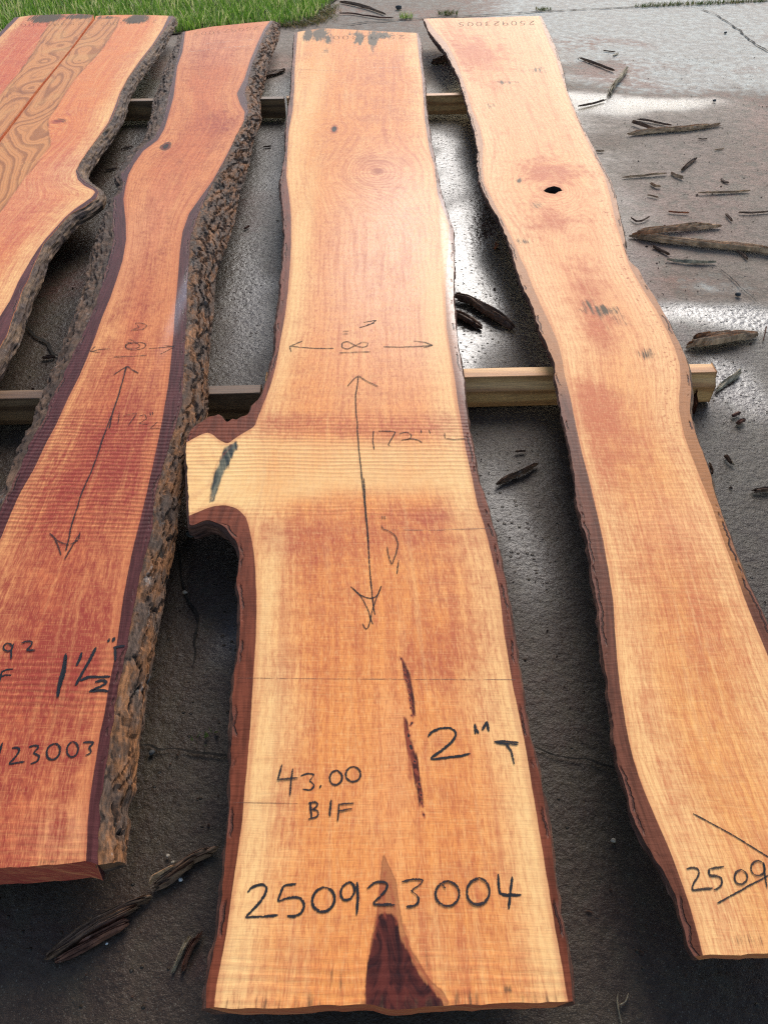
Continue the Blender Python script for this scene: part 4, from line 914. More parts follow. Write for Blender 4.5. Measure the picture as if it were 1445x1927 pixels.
bark_band(slabE['l'], normals2(slabE['l']), np.full(len(slabE['l']), -.020), z, .045, M_B_BRN, slabE['root'], 'fibre', 41, .006, 9, rnd=.25)
bark_band(slabE['r'], -normals2(slabE['r']), offs(slabE['r'], [(30, 1), (300, 2), (500, 3), (720, 5), (900, 5), (1795, 5)], z), z, .045, M_B_EDG, slabE['root'], 'fibre', 42, .005, 9, rnd=.2)

# ------------------------------------------------------------------ crayon writing
def ell(cx, cy, rx, ry, rot=0, n=22, a0=-100, sweep=368):
    P = []
    for i in range(n + 1):
        t = math.radians(a0 + sweep * i / n); x = rx * math.cos(t); y = ry * math.sin(t); r = math.radians(rot)
        P.append((cx + x * math.cos(r) - y * math.sin(r), cy + x * math.sin(r) + y * math.cos(r)))
    return P
zoff = [0]
def writing(slab, strokes, wpx, label, press=.5, conv=None):
    V = []; Fc = []; E = []; G = []; Pq = []
    zt = slab['zt']
    for stk in strokes:
        zoff[0] = (zoff[0] + 1) % 12; zz = zt + .0006 + zoff[0] * .00008
        px = [conv(*p) if conv else p for p in stk]
        P = ats(px, zt)
        # round the corners of drawn curves a little
        R = smooth_poly(P, .0035, 2 if len(px) > 4 else 0)
        n = len(R); nr = normals2(R) if n > 2 else np.tile(normals2(np.vstack([R, R[-1:] * 2 - R[-2:-1]]))[:1], (n, 1))
        s = np.arange(n); R = R + nr * ((fbm(s * .12, 0 * s, zoff[0], 2, 3) - .5) * .0022)[:, None]
        wd = wpx * scale_at(px[0][1], zt) * (.8 + .4 * vn(s * .15, 0 * s, zoff[0], 4)) * np.clip(np.minimum(s + 1.2, n - s + .2) / 2.5, .3, 1)
        k0 = len(V)
        for j, u in enumerate((-1, -.5, 0, .5, 1)):
            q = R + nr * (wd / 2 * u)[:, None]
            V += [(a, b_, zz) for a, b_ in q]; E += [abs(u)] * n; G += [(a, b_, 0) for a, b_ in q]; Pq += [press] * n
        for j in range(4):
            for i in range(n - 1):
                a = k0 + j * n + i; Fc.append((a, a + 1, a + n + 1, a + n))
    o = mesh_obj('handwriting', V, Fc, M_CR, slab['root'], fattr=dict(e=E, press=Pq), vattr=dict(gc=G)); o['label'] = label
    return o
W = writing
# middle slab
W(slabD, [[(137, 680), (158, 657), (192, 646), (214, 655), (208, 688), (175, 730), (122, 780), (180, 775), (255, 768)],
          [(325, 648), (275, 655)], [(275, 655), (262, 690), (252, 718), (290, 700), (335, 698), (358, 722), (350, 755), (322, 774), (290, 771)],
          ell(430, 708, 42, 48, 25), ell(525, 675, 27, 38, 25), [(562, 640), (566, 700), (560, 768)],
          [(600, 668), (628, 643), (662, 636), (686, 646), (670, 680), (618, 726), (660, 730), (708, 730)],
          [(735, 641), (780, 630), (822, 631), (800, 655), (765, 675), (795, 688), (806, 710), (792, 733), (752, 738)],
          ell(912, 685, 48, 50, 10), [(890, 645), (905, 665)], ell(1030, 678, 46, 54, 10), [(1108, 608), (1110, 650), (1113, 688), (1150, 692), (1198, 688)], [(1162, 618), (1156, 680), (1150, 745)]],
  5.6, 'large black crayon number 250923004', .46, cr)
W(slabD, [[(835, 76), (850, 56), (890, 42), (928, 42), (946, 62), (930, 95), (890, 130), (843, 162), (900, 158), (960, 150), (1000, 140)], [(1018, 25), (1020, 65)], [(1020, 40), (1030, 64)], [(1045, 50), (1065, 16)], [(1065, 16), (1073, 55)],
          [(1092, 97), (1130, 94), (1187, 97)], [(1100, 100), (1145, 106), (1186, 108)], [(1140, 104), (1160, 130), (1171, 183)]], 5.2, 'black crayon thickness mark 2 inch T', .48, cr)
W(slabD, [[(272, 184), (252, 245), (290, 241), (332, 238)], [(312, 200), (306, 250), (302, 303)], [(342, 229), (370, 216), (400, 222), (372, 247), (400, 262), (386, 284), (350, 280)], [(421, 262), (415, 277)], ell(480, 235, 24, 29, 20), ell(547, 222, 30, 30, 10)], 4.6, 'black crayon number 43.00', .43, cr)
W(slabD, [[(378, 328), (382, 395)], [(372, 334), (400, 325), (412, 336), (402, 352), (382, 358), (410, 362), (416, 378), (402, 391), (372, 396)], [(462, 318), (456, 386)], [(490, 335), (487, 405)], [(490, 340), (550, 335)], [(488, 362), (542, 355)]], 4.6, 'black crayon letters B/F', .43, cr)
W(slabD, [[(902, 622), (890, 700), (893, 800), (900, 900), (915, 1050), (942, 1325), (947, 1370)], [(853, 667), (880, 635), (902, 619), (940, 645), (990, 668)]], 3.2, 'long crayon length arrow, upper half with its head', .37, c5)
W(slabD, [[(685, 0), (700, 200), (712, 400), (722, 540), (733, 620)], [(625, 492), (675, 533), (720, 547), (750, 530), (765, 490)], [(640, 502), (675, 540), (700, 590), (713, 630), (727, 662)], [(765, 488), (742, 545), (722, 600), (712, 655), (700, 688), (690, 680), (680, 657)]], 3.2, 'long crayon length arrow, lower half with its head', .37, c9)
W(slabD, [[(790, 495), (700, 495), (640, 490), (590, 485)], [(650, 462), (590, 486), (598, 512)], [(1015, 488), (1100, 490), (1200, 485), (1238, 482)], [(1150, 463), (1205, 468), (1238, 482), (1195, 492)],
          [(945, 470), (920, 466), (885, 484), (852, 500), (826, 492), (828, 470), (852, 464), (888, 484), (918, 493), (943, 486), (945, 470)], [(815, 515), (955, 512)], [(832, 418), (860, 418)], [(832, 432), (855, 430)], [(925, 378), (983, 368), (960, 385)], [(940, 390), (975, 380)], [(905, 402), (955, 388)]], 3.2, 'sideways crayon width mark 18 inch W between two arrows', .37, c5)
W(slabD, [[(970, 870), (967, 915), (972, 955)], [(992, 871), (1070, 873), (1052, 905), (1033, 935), (1050, 939)], [(1085, 882), (1118, 874), (1144, 888), (1132, 908), (1090, 913), (1135, 905), (1170, 910), (1190, 922)], [(1185, 865), (1187, 880)], [(1220, 865), (1226, 882)], [(1290, 880), (1292, 903), (1330, 910), (1385, 905)]], 3.0, 'crayon length mark 172 inch L', .38, c5)
W(slabD, [[(770, 170), (772, 186)], [(780, 172), (781, 187)], [(765, 215), (768, 230), (800, 240), (830, 262), (843, 300), (830, 350), (811, 396), (797, 350), (790, 310)], [(843, 372), (834, 435)]], 3.6, 'hooked dark scrawl beside the lower end of the length arrow', .34, c9)
# thick barked slab
def c7(x, y): return (x / 2.89, 1150 + y / 2.89)
def c8(x, y): return (x / 2.89, 780 + y / 2.89)
def c4(x, y): return (x / 2.89, 350 + y / 2.89)
W(slabC, [[(15, 715), (0, 775), (-15, 815)], [(68, 745), (98, 738), (114, 752), (90, 790), (44, 836), (90, 828), (137, 822)], [(160, 741), (198, 729), (221, 738), (190, 765), (180, 776), (214, 780), (220, 800), (196, 824), (168, 830)], ell(292, 765, 34, 46, 20), ell(397, 752, 32, 44, 10), [(455, 716), (490, 708), (520, 712), (495, 736), (480, 746), (504, 757), (500, 775), (468, 786)],
          ell(-20, 752, 26, 28, 10), ell(-110, 790, 30, 44, 10), [(-170, 770), (-225, 775), (-232, 810), (-195, 805), (-180, 835), (-215, 862), (-245, 858)], [(-350, 800), (-310, 780), (-290, 805), (-350, 880), (-270, 872)]], 4.6, 'black crayon number 250923003', .45, c7)
W(slabC, [[(362, 232), (346, 320), (328, 400), (318, 470)], [(362, 240), (352, 330), (326, 420), (320, 465)], [(446, 225), (435, 265), (419, 300)], [(526, 198), (485, 275), (440, 350), (414, 405)], [(440, 380), (480, 360), (520, 357), (602, 358)], [(520, 387), (560, 378), (584, 390), (545, 410), (482, 441), (540, 430), (592, 438)], [(598, 150), (591, 170)], [(626, 143), (617, 168)], [(618, 200), (682, 190)], [(626, 200), (630, 272)]], 6.5, 'bold black crayon thickness mark 1 1/2 inch T', .47, c7)
W(slabC, [ell(48, 198, 28, 24, 0), [(80, 178), (65, 215), (62, 262)], [(118, 177), (155, 162), (184, 168), (175, 188), (143, 216), (197, 212)], [(75, 314), (40, 318), (12, 330), (-5, 400)], [(-10, 362), (30, 350), (66, 348)],
          [(-70, 170), (-80, 250)], [(-150, 180), (-110, 178), (-130, 255)], [(-70, 330), (-75, 400)], [(-80, 330), (-40, 345), (-70, 362), (-35, 385), (-75, 402)]], 4.0, 'black crayon volume note ending in 92 with B/F below it', .50, c7)
W(slabC, [[(690, 985), (660, 1100), (625, 1200), (600, 1300), (595, 1322)], [(620, 1030), (660, 1000), (695, 980), (720, 1000), (755, 1022)]], 3.8, 'crayon length arrow, upper half with its head', .37, c4)
W(slabC, [[(605, 10), (560, 140), (500, 310), (440, 450), (395, 600), (370, 700), (360, 742)], [(275, 645), (320, 690), (360, 708), (400, 705), (433, 680), (437, 640)], [(298, 668), (318, 720), (334, 768)], [(436, 650), (400, 710), (357, 788)]], 3.8, 'crayon length arrow, lower half with its head', .37, c8)
W(slabC, [[(600, 885), (545, 888), (490, 903)], [(520, 872), (492, 900), (545, 905)], [(812, 885), (870, 880), (952, 875)], [(895, 868), (952, 875), (870, 916)], ell(740, 872, 56, 20, -5), ell(722, 870, 40, 17, 0), [(620, 930), (720, 928), (800, 920)], [(690, 848), (722, 860)], [(700, 833), (742, 850)], [(715, 783), (760, 770), (735, 745), (780, 748), (806, 760), (780, 780), (715, 786)]], 2.8, 'sideways crayon width mark 10 inch W between two arrows', .33, c4)
W(slabC, [[(226, 776), (222, 800)], [(232, 783), (259, 778), (250, 791), (243, 801)], [(262, 784), (273, 779), (277, 788), (262, 797), (281, 799)], [(283, 776), (284, 783)], [(288, 775), (289, 782)], [(297, 794), (284, 806), (302, 806)]], 2.6, 'crayon length mark 172 inch L', .33)
# pale slab
def c10(x, y): return (950 + x / 2.919, 1350 + y / 2.919)
W(slabE, [[(995, 836), (1030, 825), (1062, 836), (1060, 865), (1032, 905), (1020, 956), (1075, 945), (1140, 940)], [(1200, 822), (1120, 832)], [(1120, 832), (1115, 872), (1160, 867), (1192, 882), (1190, 920), (1165, 945), (1143, 948)], ell(1290, 880, 38, 44, 10), ell(1384, 830, 40, 42, 10), [(1420, 798), (1426, 870), (1436, 936)],
          [(1490, 820), (1530, 795), (1560, 820), (1490, 920), (1580, 905)], [(1610, 800), (1660, 790), (1640, 835), (1680, 870), (1620, 905)], ell(1760, 840, 36, 46, 10), ell(1870, 835, 36, 46, 10), [(1990, 780), (1935, 790), (1930, 830), (1975, 835), (1985, 870), (1930, 895)]], 4.6, 'black crayon number beginning 2509', .43, c10)
W(slabE, [[(1030, 530), (1100, 565), (1200, 620), (1300, 680), (1445, 770), (1600, 850)], [(1165, 1025), (1250, 980), (1330, 930), (1445, 870), (1520, 830)]], 3.0, 'two slanting dark scratch lines around the crayon number', .46, c10)
# upside down numbers at the far ends
GL = {'0': [ell(.5, .5, .38, .5, 0, 14)], '2': [[(.1, .25), (.4, 0), (.8, .15), (.7, .45), (.1, 1), (.9, .95)]], '3': [[(.1, .1), (.6, 0), (.85, .2), (.45, .45), (.9, .7), (.5, 1), (.1, .9)]], '5': [[(.9, 0), (.3, .05), (.2, .45), (.7, .4), (.85, .75), (.5, 1), (.1, .9)]],
      '9': [ell(.45, .3, .35, .3, 0, 12), [(.82, .1), (.8, 1)]], '4': [[(.3, 0), (.1, .6), (.95, .6)], [(.75, .1), (.7, 1)]], '1': [[(.5, 0), (.5, 1)]]}
def upside(slab, txt, pa, pb, hpx, wpx, label, press=.45):
    ax, ay = pa; bx, by = pb; n = len(txt); SK = []
    for i, chh in enumerate(txt):
        for q in GL[chh]:
            SK.append([(ax + (bx - ax) * (i + .78 * x) / n, ay + (by - ay) * (i + x) / n - hpx * (y - .5)) for x, y in q])
    return writing(slab, SK, wpx, label, press)
upside(slabE, '250923005', (1006, 43), (858, 46), 7.5, 1.3, 'upside down crayon number 250923005 along the far end', .55)
upside(slabD, '250923004', (762, 70), (605, 71), 7.0, 1.1, 'faint upside down crayon number along the far end', .42)
upside(slabC, '250923003', (488, 52), (362, 65), 6, .9, 'faint upside down crayon number along the far end', .36)
upside(slabB, '250923002', (296, 40), (186, 46), 5, .9, 'faint upside down crayon number along the far end', .36)
upside(slabA, '250923001', (158, 44), (20, 48), 5, .9, 'faint upside down crayon number along the far end', .36)
# cut lines where the saw paused: shallow dark kerf lines across the slabs
def kerf(slab, px, wpx, label, m=None):
    zt = slab['zt']; R = resample(ats(px, zt), .01); nr = normals2(R); s = np.arange(len(R))
    wd = wpx * scale_at(px[0][1], zt) * (.6 + .8 * vn(s * .3, 0 * s, px[0][1], 4))
    V = np.vstack([np.column_stack([R + nr * wd[:, None] / 2, np.full(len(R), zt + .0004)]), np.column_stack([R - nr * wd[:, None] / 2, np.full(len(R), zt + .0004)])])
    k = len(R); o = mesh_obj('saw_mark', V, [(i, i + 1, k + i + 1, k + i) for i in range(k - 1)], m or M_KERF, slab['root']); o['label'] = label
def kmat(name, c, a):
    b = MB(name); o = b.objc(); x, y, z_ = b.sep(o); n = b.noise(b.comb(b.mul(x, 40), b.mul(y, 300), 0.0), 1, 3, .6)
    b.fin(c, .6); b.put(b.b.inputs['Alpha'], b.mul(b.rng(n, .3, .6), a)); return b.m
M_KERF = kmat('saw_mark_line', (.13, .045, .02), .62); M_KERFL = kmat('pale_saw_mark_line', (.85, .62, .42), .6)
kerf(slabD, [(448, 1276), (700, 1278), (970, 1279)], 1.8, 'thin dark saw line across the plank below the length arrow')
kerf(slabD, [(720, 997), (820, 998), (924, 994)], 1.6, 'faint saw line across the plank beside the arrow')
kerf(slabD, [(440, 1510), (500, 1511), (560, 1512)], 1.6, 'faint short saw line at the left edge')
kerf(slabD, [(690, 128), (740, 127), (790, 126)], 1.2, 'pale saw line near the far end', M_KERFL)
kerf(slabD, [(560, 130), (620, 133), (660, 134)], 1.2, 'thin saw line near the far end')
kerf(slabC, [(355, 98), (400, 92), (470, 86)], 1.4, 'pale saw line near the far end', M_KERFL)
kerf(slabC, [(352, 88), (400, 81), (480, 74)], 1.2, 'second pale saw line near the far end', M_KERFL)

# ------------------------------------------------------------------ bark pieces, chips, stones
def bark_piece(px, wpx, label, m, fib=3, th=.006, seed=1, name='bark_strip', cat='bark', group='bark pieces on the concrete', z0=.002, taper=.16):
    P = ats(px, 0); c = P.mean(0); sc = scale_at(px[len(px) // 2][1]); wd = wpx * sc
    rg = np.random.default_rng(seed); V = []; Fc = []; G = []; BH = []
    Lall = resample(P, max(.004, np.hypot(*np.diff(P, axis=0).T).sum() / 40)); L = np.hypot(*np.diff(P, axis=0).T).sum()
    C_ = 11
    for f in range(fib):
        main = f == 0
        if main: a0, a1, wf, lat = 0., 1., .85, 0.
        else:
            ln = rg.uniform(.35, .8); a0 = rg.uniform(0, 1 - ln); a1 = a0 + ln; wf = rg.uniform(.16, .34); lat = rg.uniform(-.42, .42) * wd
        n = max(6, int((a1 - a0) * len(Lall) * 1.0)); u_ = np.linspace(-1, 1, C_); sj = np.linspace(0, 1, n)
        jit0 = rg.uniform(0, .20, C_); jit1 = rg.uniform(0, .26, C_)
        S2 = a0 + (a1 - a0) * (jit0[None, :] + (1 - jit0 - jit1)[None, :] * sj[:, None])      # n, C
        idx = S2 * (len(Lall) - 1); nrA = normals2(Lall)
        cx_ = np.interp(idx, np.arange(len(Lall)), Lall[:, 0]); cy_ = np.interp(idx, np.arange(len(Lall)), Lall[:, 1])
        nxx = np.interp(idx, np.arange(len(Lall)), nrA[:, 0]); nyy = np.interp(idx, np.arange(len(Lall)), nrA[:, 1])
        tt_ = (S2 - a0) / (a1 - a0); tp = np.clip(np.minimum(tt_ / taper, (1 - tt_) / (taper * .7)), 0, 1) ** .7 * .6 + .4
        q = S2 * L * 22 + seed * 3.3 + f * 5
        wob_ = (vn(q, 0 * q, 1, seed) - .5) * wd * .22
        off = lat * tp + wob_ + u_[None, :] * wf * wd / 2 * tp * (.8 + .4 * vn(q * 1.3, 0 * q, f, seed + 3))
        prof = np.sqrt(np.clip(1 - u_ ** 2, 0, 1))[None, :]
        rid = vn(q * .35, u_[None, :] * (5 if main else 2) + 0 * q, f, seed + 6)
        lift = .005 * np.abs(vn(S2 * 3, 0 * S2, f, seed) - .5) * (1 if L > .1 else .3)
        zb = z0 + (0 if main else th * .35) + lift; zz = zb + th * (.25 + .75 * prof * (.35 + .9 * rid)) * (tp * .7 + .3)
        zz[:, 0] = zb[:, 0]; zz[:, -1] = zb[:, -1]
        k0 = len(V)
        V += np.stack([cx_ + nxx * off, cy_ + nyy * off, zz], -1).reshape(-1, 3).tolist()
        V += np.stack([cx_ + nxx * off * .96, cy_ + nyy * off * .96, np.maximum(zb - .0012 + 0 * zz, .0006)], -1).reshape(-1, 3).tolist()
        G += np.stack([off + .02 * f, S2 * L, 0 * off], -1).reshape(-1, 3).tolist() * 2
        BH += (.30 + .55 * rid).ravel().tolist() + [.2] * (n * C_)
        m2 = n * C_
        for i in range(n - 1):
            for j in range(C_ - 1):
                p = k0 + i * C_ + j; Fc.append((p, p + 1, p + C_ + 1, p + C_)); p += m2; Fc.append((p, p + C_, p + C_ + 1, p + 1))
            for p in (k0 + i * C_, k0 + i * C_ + C_ - 1):
                Fc.append((p, p + C_, p + C_ + m2, p + m2))
        for p in (k0, k0 + (n - 1) * C_):
            for j in range(C_ - 1): Fc.append((p + j, p + j + 1, p + j + 1 + m2, p + j + m2))
    o = mesh_obj(name, V, Fc, m, None, (c[0], c[1], 0), fattr=dict(bh=BH), vattr=dict(gc=G)); tag(o, label, cat, group); return o
BP = bark_piece
BP([(1088, 110), (1120, 122), (1157, 136)], 6, 'dark straight bark strip on the farthest wet patch, right of the pale plank', M_B_DRK, 2, .008, 1)
BP([(1134, 96), (1150, 98), (1158, 98)], 3.5, 'small dark bark sliver touching the tan triangular chip', M_B_DRK, 1, .004, 2)
BP([(1152, 106), (1157, 103), (1163, 100)], 7, 'small tan triangular bark chip at the edge of the far wet patch', M_B_PAL, 1, .004, 3, taper=.9)
BP([(1181, 127), (1172, 140), (1165, 150), (1156, 160), (1148, 172), (1143, 184), (1138, 188)], 9, 'curled grey and tan bark peel standing in the long puddle', M_B_PAL, 3, .016, 4)
BP([(1086, 202), (1112, 197), (1140, 189)], 5, 'dark bark strip running from the pale plank into the long puddle', M_B_DRK, 2, .006, 5)
BP([(1197, 225), (1230, 231), (1263, 238)], 4.5, 'dark straight bark strip just above the long weathered splinter', M_B_DRK, 2, .006, 6)
BP([(1187, 233), (1212, 242), (1240, 251)], 4.5, 'short dark bark strip crossing the left part of the long weathered splinter', M_B_DRK, 2, .010, 7, z0=.006)
BP([(1176, 255), (1230, 250), (1290, 245), (1364, 235)], 11, 'long weathered brown bark splinter below the long puddle', M_B_TAN, 9, .011, 8)
BP([(1169, 335), (1210, 332), (1254, 328)], 4, 'thin straight brown bark strip left of the curved yellowish chip', M_B_TAN, 2, .005, 9)
BP([(1261, 326), (1270, 333), (1284, 338)], 6, 'curved yellowish bark chip beside the grey forked chip', M_B_TAN, 2, .008, 10)
BP([(1281, 323), (1292, 312), (1309, 300)], 7, 'grey forked bark chip right of the pale plank', M_B_GRY, 3, .008, 11)
BP([(1222, 346), (1232, 352), (1243, 353)], 5, 'short yellowish bark chip below the thin straight strip', M_B_TAN, 2, .006, 12)
BP([(1312, 365), (1360, 363), (1413, 361)], 4.5, 'long thin brown bark strip right of the knot hole', M_B_TAN, 2, .005, 13)
BP([(1355, 337), (1360, 343), (1371, 346)], 5, 'tiny bent dark bark chip above the long thin strip', M_B_DRK, 1, .005, 14)
BP([(1217, 368), (1228, 370), (1238, 373)], 3.5, 'tiny brown bark sliver under the short yellowish chip', M_B_TAN, 1, .004, 15)
BP([(1256, 399), (1275, 401), (1297, 402)], 4, 'short dark red bark strip above the big forked bark bundle', M_B_RED, 1, .004, 16)
BP([(1364, 403), (1369, 410), (1376, 417)], 5, 'short thick dark bark stub right of the big forked bundle', M_B_DRK, 1, .006, 17)
BP([(1185, 411), (1196, 419), (1208, 417), (1222, 409)], 3, 'thin curved dark bark thread on the red mud', M_B_DRK, 1, .004, 18)
BP([(1178, 446), (1240, 455), (1310, 462), (1380, 468), (1450, 478), (1530, 488)], 17, 'longest brown bark bundle, cut off by the right edge of the photo', M_B_TAN, 14, .014, 19)
BP([(1185, 443), (1240, 437), (1300, 431), (1356, 427)], 12, 'upper prong of split bark lying above the longest bundle', M_B_TAN, 9, .012, 20)
BP([(1226, 465), (1242, 473), (1260, 482)], 6, 'short dark bark strip just below the longest bundle', M_B_DRK, 2, .006, 21)
BP([(1252, 490), (1290, 495), (1320, 496), (1348, 495)], 6, 'pale edged bark strip lying parallel below the longest bundle', M_B_PAL, 3, .007, 22)
BP([(1385, 473), (1395, 480), (1405, 490)], 4, 'small dark bark sliver sticking out under the longest bundle', M_B_DRK, 2, .005, 23)
BP([(1284, 655), (1310, 650), (1340, 646), (1380, 638), (1425, 632)], 24, 'thick grey bark chunk with orange lichen lying in the bright puddle', M_B_TAN, 10, .020, 24, name='bark_chunk', taper=.3)
BP([(1300, 648), (1315, 645), (1334, 641)], 9, 'orange lichen crusted flake on the thick grey bark in the bright puddle', M_B_OCH, 3, .012, 25, z0=.020, name='bark_chip')
BP([(1343, 739), (1368, 720), (1396, 700)], 10, 'splintered pale grey wood piece beside the cut end of the bearer', M_B_PAL, 4, .008, 26, name='wood_splinter', cat='splinter')
BP([(1434, 645), (1438, 629), (1441, 613)], 2.5, 'thin brown twig right of the thick grey bark', M_B_BRN, 1, .004, 27, name='twig', cat='twig')
BP([(850, 560), (880, 568), (920, 590), (966, 622)], 24, 'large dark wet bark chunk poking out from under the middle plank', M_B_DRK, 11, .018, 28, name='bark_chunk', taper=.25)
BP([(850, 590), (875, 600), (909, 620)], 22, 'shorter black bark chunk under the left side of the large dark chunk', M_B_DRK, 4, .012, 29, name='bark_chunk')
BP([(928, 471), (932, 466), (936, 459)], 8, 'small reddish bark chip between the middle and pale planks', M_B_RED, 2, .006, 30, name='bark_chip', taper=.6)
BP([(932, 915), (955, 902), (985, 889), (1011, 874)], 11, 'knife shaped grey brown bark strip between the middle and pale planks', M_B_GRY, 3, .010, 31)
BP([(1412, 927), (1430, 924), (1462, 919)], 10, 'greenish grey bark strip at the right edge of the photo', M_B_GRY, 3, .007, 32)
BP([(1362, 858), (1368, 866), (1375, 874)], 6, 'small dark twist of bark with a pale tip right of the pale plank', M_B_DRK, 2, .006, 33, name='bark_chip')
BP([(1374, 868), (1377, 873), (1380, 877)], 6, 'small pale tan chip touching the dark twist of bark', M_B_PAL, 1, .004, 34, name='bark_chip', taper=.9)
BP([(968, 852), (978, 850), (989, 850)], 4.5, 'tiny dark bark sliver above the knife shaped strip', M_B_DRK, 1, .004, 35)
BP([(83, 1810), (130, 1778), (190, 1735), (245, 1708), (300, 1686)], 25, 'largest dark bark strip on the concrete in front of the thick barked plank', M_B_DRK, 14, .012, 36, taper=.3)
BP([(105, 1812), (150, 1788), (200, 1762), (248, 1738)], 15, 'reddish brown inner bark layer along the near side of the largest strip', M_B_BRN, 4, .012, 37)
BP([(287, 1672), (320, 1652), (360, 1622), (415, 1596)], 22, 'dark fibrous bark strip between the largest strip and the middle plank', M_B_DRK, 10, .010, 38)
BP([(286, 1671), (292, 1658), (310, 1648), (335, 1635)], 7, 'thin tan inner fibre curling over the dark fibrous strip', M_B_TAN, 2, .010, 39, z0=.012)
BP([(324, 1834), (338, 1805), (352, 1776), (360, 1762)], 9, 'frayed tan fibre bundle left of the near corner of the middle plank', M_B_PAL, 5, .006, 40, name='bark_fibre')
BP([(343, 1835), (350, 1810), (362, 1782), (383, 1752)], 10, 'frayed brown fibre bundle beside the paler one near the middle plank', M_B_BRN, 6, .007, 41, name='bark_fibre')
BP([(1169, 1930), (1163, 1905), (1160, 1885), (1161, 1868)], 2.6, 'pale curved twig in front of the gap between the middle and pale planks', M_B_PAL, 1, .003, 42, name='twig', cat='twig')
BP([(1162, 1893), (1176, 1885), (1181, 1869)], 2.2, 'small side twig forking off the pale curved twig', M_B_PAL, 1, .003, 43, name='twig', cat='twig')
BP([(80, 676), (92, 675), (105, 673)], 6, 'dark bark stub on the ground left of the thick barked plank', M_B_DRK, 2, .007, 44)
BP([(198, 322), (210, 321), (222, 317)], 4, 'dark bark sliver under the hooked edge of the second plank', M_B_DRK, 2, .005, 45)
BP([(232, 281), (240, 279), (250, 276)], 4, 'dark bark sliver in the far gap beside the thick barked plank', M_B_DRK, 2, .005, 46)
BP([(494, 148), (510, 142), (525, 137), (538, 133)], 15, 'matted heap of dark bark fibre between the thick barked and middle planks', M_B_DRK, 7, .010, 47, name='bark_fibre')
BP([(495, 278), (503, 277), (511, 276)], 4, 'tiny dark bark chip between the far parts of the thick barked and middle planks', M_B_DRK, 1, .004, 48)
BP([(459, 432), (464, 430), (470, 426)], 4, 'small brown bark chip on the wet concrete left of the middle plank', M_B_BRN, 1, .004, 49, name='bark_chip')
BP([(638, 5), (665, 10), (695, 18), (727, 29)], 6, 'long dark stick lying behind the far end of the middle plank', M_B_DRK, 2, .010, 50, name='stick', cat='stick')
BP([(634, 27), (660, 26), (690, 31), (715, 35), (745, 35)], 3.5, 'thin reddish root lying just nearer than the long dark stick', M_B_BRN, 1, .006, 51, name='root', cat='root')
BP([(812, 122), (826, 118), (842, 112), (850, 116)], 18, 'tangle of black bark under the far left edge of the pale plank', M_B_DRK, 6, .014, 52, name='bark_chunk')
BP([(1120, 285), (1128, 286), (1136, 285)], 4, 'small tan bark sliver against the right edge of the pale plank', M_B_TAN, 1, .005, 53)
BP([(1387, 401), (1410, 402), (1450, 399)], 4, 'thin dark strip of bark near the right edge of the photo above the longest bundle', M_B_DRK, 1, .005, 54)
BP([(1343, 283), (1352, 282), (1362, 260 + 20)], 2.5, 'tiny tan sliver on the damp concrete near the right edge', M_B_TAN, 1, .003, 55)
BP([(1330, 262), (1320, 263), (1312, 261)], 2.5, 'tiny dark sliver below the tip of the long weathered splinter', M_B_DRK, 1, .003, 56)
BP([(1375, 785), (1384, 781), (1392, 778)], 7, 'small rusty bark crumb in the purple wet patch', M_B_BRN, 2, .006, 57, name='bark_chip')
BP([(1385, 800), (1393, 794), (1401, 792)], 9, 'larger rusty bark crumb right below the small one in the purple wet patch', M_B_BRN, 3, .007, 58, name='bark_chip')
BP([(1298, 745), (1301, 765), (1305, 782)], 4, 'loose bark sliver hanging beside the bearer end', M_B_BRN, 3, .030, 59)
BP([(1330, 875), (1336, 888), (1338, 896)], 7, 'small black bark flake against the right edge of the pale plank', M_B_DRK, 2, .012, 60, name='bark_chip')

def stone(px, rpx, label, m, seed=1, name='pebble', flat=.6):
    c = at(*px); r = rpx * scale_at(px[1]); rg = np.random.default_rng(seed)
    nu, nvv = 12, 8; V = []; 
    for i in range(nvv + 1):
        th = math.pi * i / nvv
        for j in range(nu):
            ph = 2 * math.pi * j / nu; d = np.array([math.sin(th) * math.cos(ph), math.sin(th) * math.sin(ph), math.cos(th)])
            k = .75 + .5 * float(vn(np.array([d[0] * 1.7 + seed]), np.array([d[1] * 1.7]), d[2] * 1.7)[0])
            V.append((c[0] + d[0] * r * k, c[1] + d[1] * r * k * .8, max(.0, r * flat * .75 + d[2] * r * k * flat)))
    Fc = [(i * nu + j, (i + 1) * nu + j, (i + 1) * nu + (j + 1) % nu, i * nu + (j + 1) % nu) for i in range(nvv) for j in range(nu)]
    o = mesh_obj(name, V, Fc, m, None, (c[0], c[1], 0), smooth=True); tag(o, label, 'stone', 'stones on the concrete'); return o
stone((750, 17), 6, 'dark stone on the pale concrete behind the middle plank', M_ROCK, 1)
stone((1387, 556), 6, 'rounded dark stone between the crack and the bright puddle', M_ROCK, 2)
stone((1364, 63), 3, 'small dark stone on the dry concrete near the crack', M_ROCK, 3)
stone((1343, 191), 3.5, 'small black stone in the right end of the long puddle', M_ROCK, 4)
stone((359, 1008), 9, 'rough grey stone in the black gap under the branch stub', M_ROCK, 5)
stone((349, 1116), 4.5, 'small tan pebble in the wet gap left of the middle plank', M_PEB, 6)
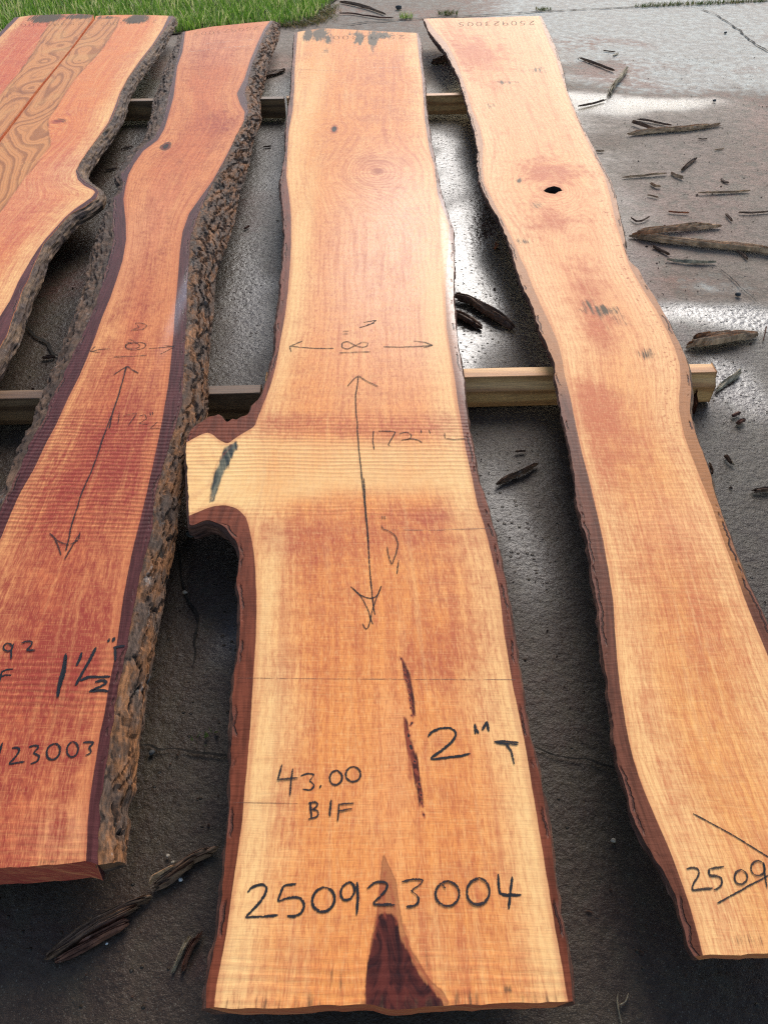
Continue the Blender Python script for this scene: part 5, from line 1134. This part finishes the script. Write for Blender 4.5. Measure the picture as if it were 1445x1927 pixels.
stone((341, 1656), 4, 'white pebble beside the dark fibrous strip', M_WHT, 7)
stone((317, 1611), 4, 'greyish tan pebble just off the near corner of the thick barked plank', M_PEB, 8)
stone((326, 1623), 3.5, 'darker tan pebble below the greyish tan one', M_PEB, 9)
stone((1153, 1582), 5, 'yellowish pebble between the near parts of the middle and pale planks', M_PEB, 10)
stone((287, 1417), 6, 'wet grey pebble sitting in the near crack', M_ROCK, 11)
stone((202, 1776), 2.5, 'tiny white pebble below the largest bark strip', M_WHT, 12)
stone((373, 1608), 5, 'dark pebble near the end of the fibrous strip', M_ROCK, 13)

# countless crumbs of bark and grit on the concrete
rg = np.random.default_rng(77); V = []; Fc = []
def crumb(x, y, r, rg):
    k = len(V); n = 5; ph = rg.uniform(0, 6.28); asp = rg.uniform(.3, 1); a = rg.uniform(0, 3.14)
    for j in range(n):
        t = ph + 2 * math.pi * j / n; q = r * rg.uniform(.6, 1.2); u, v = math.cos(t) * q, math.sin(t) * q * asp
        V.append((x + u * math.cos(a) - v * math.sin(a), y + u * math.sin(a) + v * math.cos(a), -.001))
    V.append((x, y, r * rg.uniform(.4, .9) * max(.4, asp)))
    for j in range(n): Fc.append((k + j, k + (j + 1) % n, k + n))
for _ in range(9000):
    x = rg.uniform(-2.2, 2.6); y = rg.uniform(.05, 4.6)
    dens = .55 + .45 * (x > .4); 
    if rg.uniform() > dens * (.25 + .9 * float(vn(np.array([x * 3]), np.array([y * 3]))[0])): continue
    if x < -.3 and y > 4.35: continue
    crumb(x, y, rg.uniform(.0012, .0032) * (1 if rg.uniform() < .93 else 2.2), rg)
n1 = len(V)
cr_o = mesh_obj('bark_crumbs', V, Fc, M_B_CR if 'M_B_CR' in globals() else simple_noise_mat('bark_crumb', (.03, .02, .015), (.07, .035, .022), 60)); cr_o['kind'] = 'stuff'
cr_o['label'] = 'fine dark bark crumbs and grit scattered over the concrete'
print('objects', len(bpy.data.objects), 'verts', sum(len(o.data.vertices) for o in bpy.data.objects if o.type == 'MESH'))
